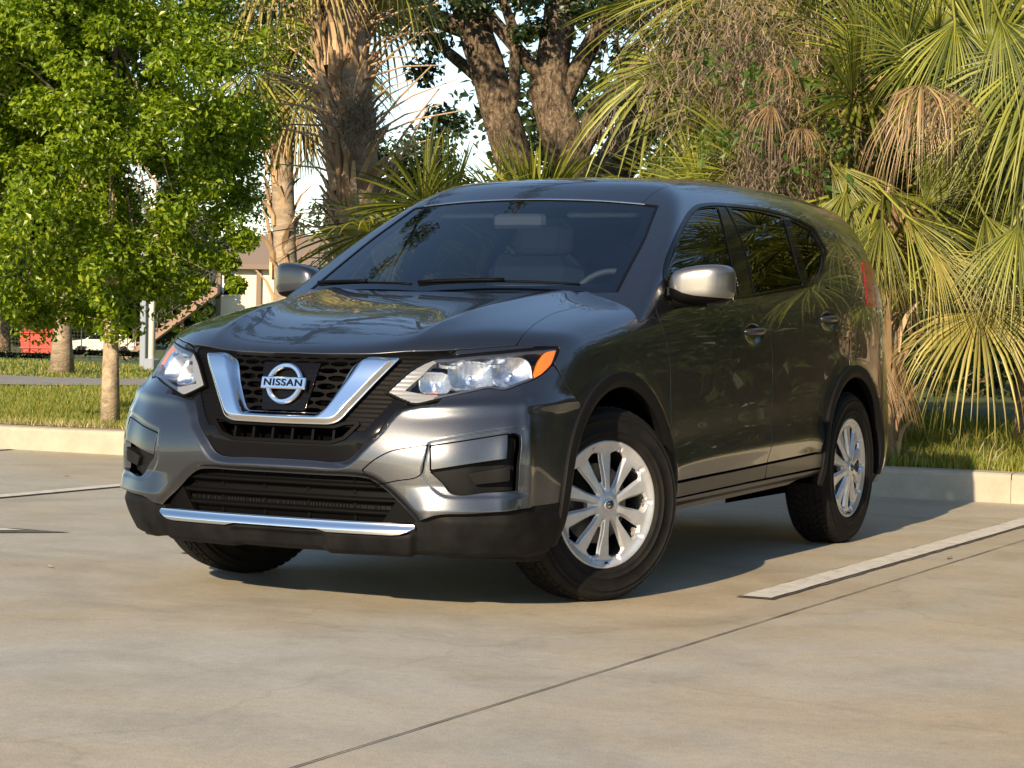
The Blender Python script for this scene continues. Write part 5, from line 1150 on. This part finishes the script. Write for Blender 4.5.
palm('thicket_palm', (-1.0, 7.55, .17), 'palm behind the rear roof corner with green fans and a fan pointing left', 'palms on the right', 2.5, .20, 30, .95, 51, boots=70, el=(75, -45), dead=4, yellow=0, extra=ex1, bootlen=.4)
ex2 = [dz(922, 84, 13.1, .34, (-.2, -1, .2)), dz(948, 92, 13.1, .30, (.3, -1, .2)), fan('g', 905, 52, 13.8, .3, 1, .66, 70, .3), fan('g', 955, 22, 13.6, -.1, -1, .66, 60, .4), fan('g', 1000, 18, 13.4, .2, -1, .62, 60, .4), fan('g', 915, 60, 13.7, -.9, .3, .6, 60, .3), fan('g', 1018, 225, 13.2, -.25, -1, .62, 55, .4, .05), fan('g', 985, 215, 13.3, .5, -.9, .6, 55, .4, .1), ('g', (.95, 5.9, 2.75), vec(-.75, -.75, .5), vec(-.5, .6, .8), .98, 60, .5, 0), ('g', (.9, 6.0, 2.4), vec(-.3, -1, .45), vec(-.2, .5, 1), .85, 55, .5, .05), ('d', (.12, 6.15, 2.56), vec(.05, -1, .35), vec(0, .5, 1), .62, 60, .9, .25), ('d', (.20, 6.2, 2.6), vec(.5, -.9, .3), vec(0, .5, 1), .55, 50, 1.0, .2), ('g', (.15, 6.4, 2.95), vec(-.1, 1, .3), vec(0, .4, 1), .9, 90, .5, 0), ('g', (.55, 6.2, 2.75), vec(.4, .7, .5), vec(0, .4, 1), .9, 90, .6, 0)]
palm('thicket_palm', (1.55, 7.1, .17), 'palm at the right edge with large fans and a hanging tan dead fan', 'palms on the right', 2.5, .19, 22, 1.0, 52, boots=40, el=(75, -25), dead=1, yellow=0, extra=ex2, bootlen=.4)
ex3 = [fan('g', 905, 215, 13.6, .8, -.6, .68, 60, .4, .05), fan('g', 882, 218, 13.7, -.3, -1, .55, 55, .4, .1), fan('y', 932, 250, 13.5, .6, -.8, .55, 50, .5, .2), fan('g', 925, 205, 13.8, .3, .9, .5, 60, .2), ('g', (-.45, 6.75, 1.75), vec(.75, -.55, .5), vec(.3, .7, .7), .80, 60, .85, .15), ('g', (-.60, 6.8, 1.85), vec(.2, -.95, .6), vec(.2, .6, .8), .78, 58, .8, .12), ('y', (-.35, 6.8, 1.55), vec(.7, -.7, .5), vec(.3, .6, .8), .72, 55, .9, .25), ('g', (-.1, 6.7, 1.9), vec(.8, -.2, .5), vec(.2, .8, .7), .85, 60, .9, .1), ('g', (-.9, 6.8, 1.9), vec(-.1, -1, .5), vec(.2, .5, .8), .7, 50, .8, .1), ('y', (-.75, 6.75, 1.35), vec(-.1, -1, .4), vec(.2, .5, .8), .6, 50, .9, .3)]
palm('thicket_palm', (-.55, 7.2, .17), 'lower palm beside the tail lamp with drooping yellow green fans', 'palms on the right', 1.75, .17, 20, .80, 53, boots=36, el=(65, -30), dead=2, yellow=1, extra=ex3, bootlen=.35)
ex4 = [('y', (.60, 5.92, 1.14), vec(.42, -.85, .5), vec(.1, .7, .8), .66, 105, .85, .22), ('y', (.62, 5.95, 1.20), vec(.95, -.15, .4), vec(.1, .8, .6), .66, 70, .7, .15), ('g', (.35, 6.25, 1.0), vec(-.5, -.8, .3), vec(.1, .6, .8), .5, 60, .9, .2)]
palm('thicket_palm', (2.3, 7.4, .17), 'small palm over the kerb with a big yellowing fan hanging down', 'palms on the right', 1.35, .15, 9, .62, 54, boots=20, el=(75, 5), dead=0, yellow=1, extra=ex4, bootlen=.3)
ex5 = [('d', (-.05, 6.0, .86), vec(.35, -1, .35), vec(.1, .5, 1), .50, 26, .5, .15), ('d', (-.12, 6.02, .90), vec(.0, -1, .4), vec(.1, .5, 1), .55, 24, .4, .1), ('d', (-.18, 6.05, .84), vec(-.3, -1, .4), vec(.1, .5, 1), .48, 24, .5, .2), ('d', (-.0, 6.05, .95), vec(.2, -1, .5), vec(.1, .5, 1), .58, 20, .3, .05)]
palm('palm_stump', (-.12, 6.15, .17), 'stubby palm stump skirted in orange dead fronds on the grass behind the rear wheel', 'palms on the right', .85, .13, 5, .5, 55, boots=22, el=(60, 10), dead=3, yellow=1, extra=ex5, bootlen=.3)
for i, (x, y, h, sd_, lab) in enumerate(((2.2, 8.2, 3.1, 61, 'tall palm deep in the thicket behind the right edge fans'), (-2.5, 9.3, 1.0, 62, 'short palm in the gap right of the live oak'), (.2, 9.2, 3.3, 63, 'tall palm in the second row above the tail lamp'), (-1.9, 8.9, 3.3, 64, 'tall palm in the second row behind the dry vines'))):
    palm('thicket_palm', (x, y, .17), lab, 'palms on the right', h, .18, 30, 1.0, sd_, boots=40, el=(75, -50), dead=4, yellow=0, bootlen=.4)
# dry vines and moss in front of the thicket
g = np.random.default_rng(14); st = []; ln = []; dr = []
for (c, s_, n, L) in ((at(755, 40, 14.8), (.32, .2, .36), 760, .42), (at(785, 90, 14.6), (.24, .18, .32), 760, .34), (at(790, 190, 14.5), (.18, .16, .30), 820, .32), (at(690, 40, 15.5), (.25, .2, .18), 200, .35), (at(840, 262, 14.5), (.18, .15, .16), 360, .24)):
    for k in range(n): st.append(np.array(c) + g.normal(size=3) * s_); ln.append(L * g.uniform(.4, 1.5)); v = g.normal(size=3) * (1, 1, .8) + np.array([0, 0, -.5]); dr.append(v / np.linalg.norm(v))
V, T_ = ribbons(st, ln, .0028, 15, .58, 9, 1, dr)
tag(mesh_obj('dry_vines', V, T_, E_['twig'], None, False), 'brown tangle of dry vines and dead stalks smothering the palms behind the rear roof', 'vines', kind='stuff')
st = [np.array(at(765, 170, 14.2)) + g.normal(size=3) * (.10, .12, .24) for _ in range(900)] + [np.array(at(720, 60, 14.7)) + g.normal(size=3) * (.3, .2, .22) for _ in range(600)]
V, T_ = ribbons(st, g.uniform(.15, .45, len(st)), .0042, 16, .4, 8); tag(mesh_obj('hanging_moss', V, T_, E_['moss'], None, False), 'grey brown Spanish moss hanging in the palm thicket', 'moss', kind='stuff')
V, T_ = leaves([tuple(at(rnd.uniform(700, 850), rnd.uniform(60, 250), 14.0)) for _ in range(16)], [.16] * 16, 26, .07, .9, 91); tag(mesh_obj('green_creeper', V, T_, E_['bush'], None, False), 'fresh green creeper leaves climbing the dry vines', 'creeper', kind='stuff')

# shrubs behind the right palms
for i, (x, y, h, r_, lab) in enumerate(((1.9, 9.6, .9, .9, 'low shrub on the grass below the hanging yellow fan'), (.9, 10.2, .8, .8, 'low shrub right of the white utility post'), (1.6, 11.0, 1.6, 1.1, 'leafy shrub behind the hanging yellow fan at the right'), (-.6, 12.5, 1.3, 1.0, 'leafy shrub behind the white utility post'), (3.4, 12.5, 2.3, 1.5, 'tall leafy shrub at the right edge behind the fans'), (-2.5, 14.5, 1.2, 1.1, 'low shrub in the gap under the oak branch'), (5.5, 13, 3.2, 2.0, 'big shaded shrub outside the right edge'))):
    broad_tree('shrub', (x, y, .17), lab, 'shrub', 'shrubs behind the palms', h, r_, .04, E_['bush'], E_['bark'], .085, 130, 26, 70 + i, zlo=.05, clump_r=(.22, .4), link_limbs=6)
# far tree belt
far = [(15, 176, 5.5, 5), (55, 180, 5, 5), (95, 178, 5.5, 5), (140, 182, 6, 5), (5, 70, 8, 2.6), (62, 168, 13, 6), (112, 170, 11, 5), (150, 172, 11, 4.5), (-30, 66, 9, 3.2), (182, 137, 7, 2.2), (30, 160, 14, 7), (135, 165, 13, 6), (-60, 95, 13, 6), (235, 160, 13, 6), (640, 100, 6, 4), (432, 80, 9.5, 4.5), (760, 40, 8, 5), (880, 34, 6.5, 3.6), (980, 30, 7, 4), (1060, 36, 9, 5), (820, 52, 9, 5)]
farlabs = ['low dark far thicket left of the red container', 'low dark far thicket behind the red container', 'low dark far thicket behind the white car', 'low dark far thicket behind the stair foot', 'dark leafy tree at the far left edge above the wire fence', 'dark tree behind the ringed palm trunk and red container', 'dark tree behind the young oak trunk', 'small dark tree around the white light pole', 'dark tree just beyond the left edge', 'small tree in front of the outdoor stair', 'tall far tree over the red container', 'tall far tree left of the apartment house', 'tall far tree outside the left edge', 'tree behind the brown house roof', 'low far tree seen under the right oak branch', 'low far tree between the bristling palm and the oak', 'shaded tree deep behind the dry vines', 'shaded tree behind the tail lamp palms', 'shaded tree behind the hanging tan fan', 'large shaded tree outside the right edge', 'second shaded tree deep behind the rear roof']
for i, ((px, dp, h, r_), lab) in enumerate(zip(far, farlabs)):
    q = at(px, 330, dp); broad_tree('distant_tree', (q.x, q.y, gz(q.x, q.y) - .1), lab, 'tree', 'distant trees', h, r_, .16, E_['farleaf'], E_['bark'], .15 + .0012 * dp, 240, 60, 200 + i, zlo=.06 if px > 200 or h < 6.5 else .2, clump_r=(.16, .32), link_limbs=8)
# trees out of the frame that the paint and glass mirror
def copy_tree(o):
    c = o.copy(); COL.objects.link(c)
    for ch in o.children:
        k = ch.copy(); COL.objects.link(k); k.parent = c
    return c
src = broad_tree('mirrored_tree', (15, 15, .1), 'tall dark oak outside the picture, seen only mirrored in the car', 'tree', 'trees outside the picture', 10, 5.5, .35, E_['oakleaf'], E_['bark'], .24, 190, 70, 300, zlo=.10, clump_r=(.14, .30))
for x, y, s_, rz in ((4.6, 8.6, .40, .7), (7.2, 9.2, .5, 5.5), (10, 9.5, .55, 4.4), (21, 6, 1.1, 1), (8.5, 17, 1.0, 2.2), (13, 9.6, .7, 2.6), (18, 24, 1.2, 3), (27, 14, 1.2, 4), (25, -6, 1.1, 5), (32, 2, 1.3, .3), (30, 30, 1.3, 1.3), (22, -18, 1.1, 2)):
    c = copy_tree(src); c.location = (x, y, .1); c.scale = (s_, s_, s_); c.rotation_euler = (0, 0, rz)
hs = empty('added_mirrored_hedge', (2.0, 7.5, .1)); tag(hs, 'long dark hedge added outside the picture to darken the reflection in the car doors', 'hedge')  # unseen hedge, added to give the doors an even dark reflection
V, T_ = leaves([(x, rnd.uniform(-.3, .3), z) for x in np.arange(0, 22, .55) for z in (.2, .8, 1.4, 2.0)], [.52] * 160, 120, .13, .9, 555); mesh_obj('foliage', V, T_, E_['oakleaf'], hs, False)
mb = MB(); mb.box((11, .25, 1.0), (22, .3, 1.9)); mb.obj('hedge_core', [M['void']], hs)  # black slab inside the added hedge, backing its dark reflection
psrc = [o for o in bpy.data.objects if o.name.startswith('thicket_palm') and o.parent is None]
for i, (x, y, rz) in enumerate(((3.6, 9.2, 1.0), (5.4, 9.6, 2))):
    c = copy_tree(psrc[i % 3]); c.location = (x, y, .17); c.rotation_euler = (0, 0, rz); c['label'] = 'palm beyond the right edge, seen only mirrored in the car doors'; c['group'] = 'palms beyond the right edge'

# ------------------------------------------------------------------ grass
def blades(x0, x1, y0, y1, n, h, w, seed, lean=.5):
    g = np.random.default_rng(seed); x = g.uniform(x0, x1, n); y = g.uniform(y0, y1, n) ; z = soft_height(x, y); hh = h * g.uniform(.45, 1.3, n); a = g.uniform(0, 6.283, n); l_ = g.uniform(.1, lean, n) * hh; b = g.uniform(0, 6.283, n)
    c = np.stack([np.cos(a), np.sin(a), 0 * a], 1) * (w * g.uniform(.6, 1.3, n))[:, None]; P = np.stack([x, y, z - .005], 1); L = np.stack([np.cos(b) * l_, np.sin(b) * l_, hh], 1)
    mid = P + L * np.array([.35, .35, .6]); V = np.stack([P - c, P + c, mid + c * .7, mid - c * .7, P + L], 1).reshape(-1, 3); i = np.arange(n) * 5
    return V, np.concatenate([np.stack([i, i+1, i+2], 1), np.stack([i, i+2, i+3], 1), np.stack([i+3, i+2, i+4], 1)])
parts = [blades(-13, -4.5, KY + .18, 9.5, 52000, .05, .0045, 1), blades(-20, -6, 9.5, 13.4, 36000, .055, .006, 2), blades(-2.2, 3.2, KY + .16, 7.4, 16000, .10, .005, 3), blades(-3, 4, 7.0, 12, 14000, .14, .009, 4), blades(-4.5, -2.2, KY + .16, 8, 4000, .08, .006, 6), blades(-30, -12, 16.4, 24, 16000, .06, .013, 7)]
V = []; T_ = []; b = 0
for v_, t_ in parts: V.append(v_); T_.append(t_ + b); b += len(v_)
tag(mesh_obj('grass', np.concatenate(V), np.concatenate(T_), E_['grass'], None, False), 'uneven green lawn grass', 'grass', kind='stuff')
v1, t1 = blades(-13, -4.8, KY + .14, KY + .42, 2600, .07, .005, 21, .9); v2, t2 = blades(-1.5, 3.2, KY + .2, 6.6, 110, .26, .004, 22, .8)
tag(mesh_obj('dry_grass', np.concatenate([v1, v2]), np.concatenate([t1, t2 + len(v1)]), E_['drygrass'], None, False), 'dry straw coloured grass along the kerb', 'grass', kind='stuff')
sheet('bare_soil', [(-20, KY + .155), (-4.5, KY + .155), (-4.5, KY + .36), (-9, KY + .42), (-14, KY + .36), (-20, KY + .40)], .181, mat('bare_soil', (.30, .215, .13), .95))

# ------------------------------------------------------------------ far built things (turned to face the car park)
FR = Matrix.Rotation(YAW - .0, 4, 'Z')
def far_root(name, px, dep, z, label, cat, group=None, turn=0.0):
    p = at(px, 330, dep); return tag(empty(name, (p.x, p.y, z), YAW + turn), label, cat, group)
M['cream'] = mat('cream_render', (.70, .62, .45), .9); M['rooftile'] = mat('brown_shingles', (.19, .145, .115), .95); M['pinkstep'] = mat('brown_stair', (.26, .17, .13), .9)
M['redpaint'] = mat('red_paint', (.55, .06, .04), .5); M['whitecar'] = mat('white_car_paint', (.75, .73, .68), .3, 0, .8); M['darkmetal'] = mat('dark_rail', (.035, .033, .03), .6); M['greypost'] = mat('grey_post', (.22, .25, .30), .6); M['whitepost'] = mat('white_post', (.78, .77, .74), .5)
h = far_root('apartment_house', 342, 140, -1.6, 'cream apartment house with a brown hipped roof behind the palms', 'house')
mb = MB(); mb.box((0, 4, 3.0), (18, 8, 6.0)); mb.obj('wall', [M['cream']], h)
mb = MB(); mb.add([(-9.6, -.7, 5.95), (9.6, -.7, 5.95), (9.6, 8.7, 5.95), (-9.6, 8.7, 5.95), (-5.2, 4, 8.1), (5.2, 4, 8.1)], [(0, 1, 5, 4), (1, 2, 5), (2, 3, 4, 5), (3, 0, 4), (3, 2, 1, 0)]); rf = mb.obj('roof', [M['rooftile']], h)
mb = MB(); mb.box((0, -.72, 5.83), (19.2, .12, .3)); mb.obj('fascia_board', [M['rooftile']], h)
for x in (-7.2, -3.4, .6, 4.6):
    for z in (4.7,):
        mb = MB(); mb.box((x, -.03, z), (.85, .08, 1.5)); w_ = mb.obj('window', [M['whitepost']], h); mb = MB(); mb.box((x, -.08, z + .36), (.62, .04, .60)); mb.box((x, -.08, z - .36), (.62, .04, .60)); mb.obj('pane', [M['gloss_black']], w_)
for x in (-7.85, -5.3, 2.6): mb = MB(); mb.box((x, -.12, 2.9), (.30, .24, 5.8)); mb.obj('pilaster', [M['rooftile']], h)
s_ = far_root('outdoor_stair', 165, 128, -1.6, 'brown outdoor stair with dark railings left of the light pole', 'stair')
mb = MB(); mb.add([(-2.7, 0, 0), (-2.2, 0, 0), (3.0, 0, 4.0), (3.0, 0, 4.5), (-2.7, 1.2, 0), (-2.2, 1.2, 0), (3.0, 1.2, 4.0), (3.0, 1.2, 4.5)], [(0, 1, 2, 3), (7, 6, 5, 4), (3, 2, 6, 7), (0, 3, 7, 4), (1, 0, 4, 5), (2, 1, 5, 6)])
for k in range(16): mb.box((-2.5 + k * .345, .6, .12 + k * .272 + .12), (.36, 1.16, .08))
mb.obj('flight', [M['pinkstep']], s_)
mb = MB()
for k in range(14): mb.box((-2.6 + k * .43, -.02, .55 + k * .335), (.05, .05, 1.1))
mb.tube([(-2.6, -.02, 1.1), (3.0, -.02, 5.5)], .05, 6); mb.tube([(-2.6, -.02, .6), (3.0, -.02, 5.0)], .035, 6); mb.obj('railing', [M['darkmetal']], s_)
s_ = far_root('red_container', 42, 140, -1.62, 'red refuse container under the dark trees at the left', 'container')
mb = MB(); mb.add([(-1.1, -.8, .1), (.75, -.8, .1), (.75, .9, .1), (-1.1, .9, .1), (-1.2, -.9, 1.35), (.85, -.9, 1.35), (.85, 1.0, 1.7), (-1.2, 1.0, 1.7)], [(0, 1, 5, 4), (1, 2, 6, 5), (2, 3, 7, 6), (3, 0, 4, 7), (0, 3, 2, 1), (4, 5, 6, 7)])
for z in (.5, .95): mb.box((-.2, -.88, z), (2.0, .08, .07))
mb.obj('bin_body', [M['redpaint']], s_); mb = MB(); mb.box((-.18, .05, 1.62), (2.12, 2.0, .07), rot=Matrix.Rotation(R(10), 3, 'X')); mb.obj('lid', [M['redpaint']], s_)
s_ = far_root('white_car', 100, 146, -1.66, 'white car parked far off between the two slim trunks on the left', 'car', turn=.35)
prof = [(-2.2, .35), (-2.22, .75), (-2.0, .95), (-1.15, 1.05), (-.45, 1.50), (.8, 1.55), (1.75, 1.15), (2.2, 1.05), (2.25, .4)]
mb = MB(); n = len(prof); V = [(x, y * (.86 if 2 < i < 7 and z > 1.2 else 1), z) for y in (-.88, .88) for i, (x, z) in enumerate(prof)]
mb.add(V, [tuple(range(n)), tuple(range(2*n-1, n-1, -1))] + [((i+1) % n, i, n+i, n+(i+1) % n) for i in range(n)]); mb.obj('body', [M['whitecar']], s_)
mb = MB(); mb.add([(-1.0, -.885, 1.08), (1.55, -.885, 1.12), (.75, -.79, 1.47), (-.38, -.79, 1.44)], [(0, 1, 2, 3)]); mb.add([(-1.12, -.72, 1.09), (-.5, -.66, 1.48), (-.5, .66, 1.48), (-1.12, .72, 1.09)], [(0, 1, 2, 3)]); mb.obj('window', [M['gloss_black']], s_)
for x in (-1.4, 1.4):
    for y in (-.86, .86): mb = MB(); mb.lathe([(0, .1), (.2, .1), (.33, .08), (.33, -.08), (.2, -.1), (0, -.1)], 20, 0, Matrix.Translation((x, y, .33)) @ Matrix.Rotation(math.pi / 2, 4, 'Z')); mb.obj('wheel', [M['rubber']], s_)
s_ = far_root('wire_fence', 30, 120, -1.5, 'dark wire fence in front of the red container', 'fence')
mb = MB()
for k in range(-3, 4): mb.tube([(k * 1.4, 0, 0), (k * 1.4, 0, 1.9)], .035, 6)
for z in (.2, 1.85): mb.tube([(-4.2, 0, z), (4.2, 0, z)], .025, 6)
mb.obj('fence_frame', [M['darkmetal']], s_); mb = MB()
for k in range(-21, 22): mb.tube([(k * .2, .01, .2), (k * .2, .01, 1.85)], .008, 4, caps=False)
for k in range(9): mb.tube([(-4.2, .01, .2 + k * .2), (4.2, .01, .2 + k * .2)], .008, 4, caps=False)
tag(mb.obj('wire_mesh', [M['darkmetal']], s_), kind='stuff')
# hedge, light pole, utility post, cable
for i, (pa, pb, lab) in enumerate(((-20, 52, 'clipped dark hedge left of the ringed palm trunk'), (73, 104, 'clipped dark hedge in front of the white car'), (118, 140, 'small clipped bush beside the light pole'))):
    a = at(pa, 330, 42); b = at(pb, 330, 42); c = []; rr = []
    n_ = max(3, int((b - a).length / .16))
    for k in range(n_): q = a.lerp(b, k / (n_ - 1)); c.append((q.x - a.x, q.y - a.y, .12 + rnd.uniform(-.02, .04))); rr.append(.15)
    e = tag(empty('hedge', (a.x, a.y, gz(a.x, a.y))), lab, 'hedge', 'hedges'); V, T_ = leaves(c, rr, 60, .06, .9, 400 + i); mesh_obj('foliage', V, T_, E_['hedge'], e, False)
    mb = MB(); mb.tube([c[0], c[-1]], .05, 8); mb.obj('hedge_core', [M['void']], e)
p = at(152, 330, 36); e = tag(empty('light_pole', (p.x, p.y, gz(p.x, p.y))), 'white metal light pole behind the young oak foliage', 'light pole')
mb = MB(); mb.tube([(0, 0, 0), (0, 0, 5.6)], [.058, .045], 14); mb.obj('pole', [M['whitepost']], e, smooth=True); mb = MB(); mb.box((0, 0, .1), (.2, .2, .2), bev=.02); mb.obj('pole_base', [M['greypost']], e)
mb = MB(); mb.box((.3, 0, 5.62), (.62, .2, .10), bev=.03); mb.obj('lamp_head', [M['greypost']], e)
p = at(144.5, 330, 38); e = tag(empty('metal_post', (p.x, p.y, gz(p.x, p.y))), 'square blue grey metal post just left of the white pole', 'post'); mb = MB(); mb.box((0, 0, 1.35), (.12, .12, 2.7), bev=.01); mb.obj('shaft', [M['greypost']], e); mb = MB(); mb.box((0, 0, 2.72), (.15, .15, .04), bev=.01); mb.obj('post_cap', [M['greypost']], e)
p = at(891, 340, 19); e = tag(empty('utility_post', (p.x, p.y, .17), YAW), 'white utility post with a dark meter box behind the tail lamp', 'utility post')
mb = MB(); mb.box((0, 0, .45), (.085, .085, .9), bev=.006); mb.obj('post', [M['whitepost']], e); mb = MB(); mb.box((.03, -.06, .70), (.22, .05, .13), bev=.008); mb.obj('meter_box', [M['satin_black']], e); mb = MB(); mb.box((.03, -.05, .775), (.24, .07, .012), bev=.003); mb.obj('box_lid', [M['greypost']], e)
q = [at(x, y, 14.2) for x, y in ((912, 350), (917, 362), (926, 373), (938, 380), (952, 382), (962, 379), (972, 373), (979, 362))]; mb = MB(); mb.tube([v_ - q[0] for v_ in q], .0045, 6); o = mb.obj('hanging_cable', [E_['drygrass']], smooth=True, loc=q[0]); tag(o, 'thin pale cable looping below the fronds right of the utility post', 'cable')
# litter on the slab
for i, (px, py, s_) in enumerate(((949, 559, .045), (66, 477, .035), (48, 568, .03))):
    d = fw + rt * ((px - 512) / FPX) + up * ((384 - py) / FPX); t = -CAM[2] / d.z; p = Vector(CAM) + d * t; a = rnd.uniform(0, 6.28); c, s2 = math.cos(a) * s_, math.sin(a) * s_
    V = [(-c, -s2, .006), (s2 * .3, -c * .3, .012), (c, s2, .008), (-s2 * .3, c * .3, .014), (-c * 1.3, -s2 * 1.3, .007)]
    o = mesh_obj('fallen_leaf', V, [(0, 1, 2, 3)], E_['boot'], None, False, loc=(p.x, p.y, 0)); tag(o, 'small dry brown leaf lying on the concrete', 'leaf', 'fallen leaves')
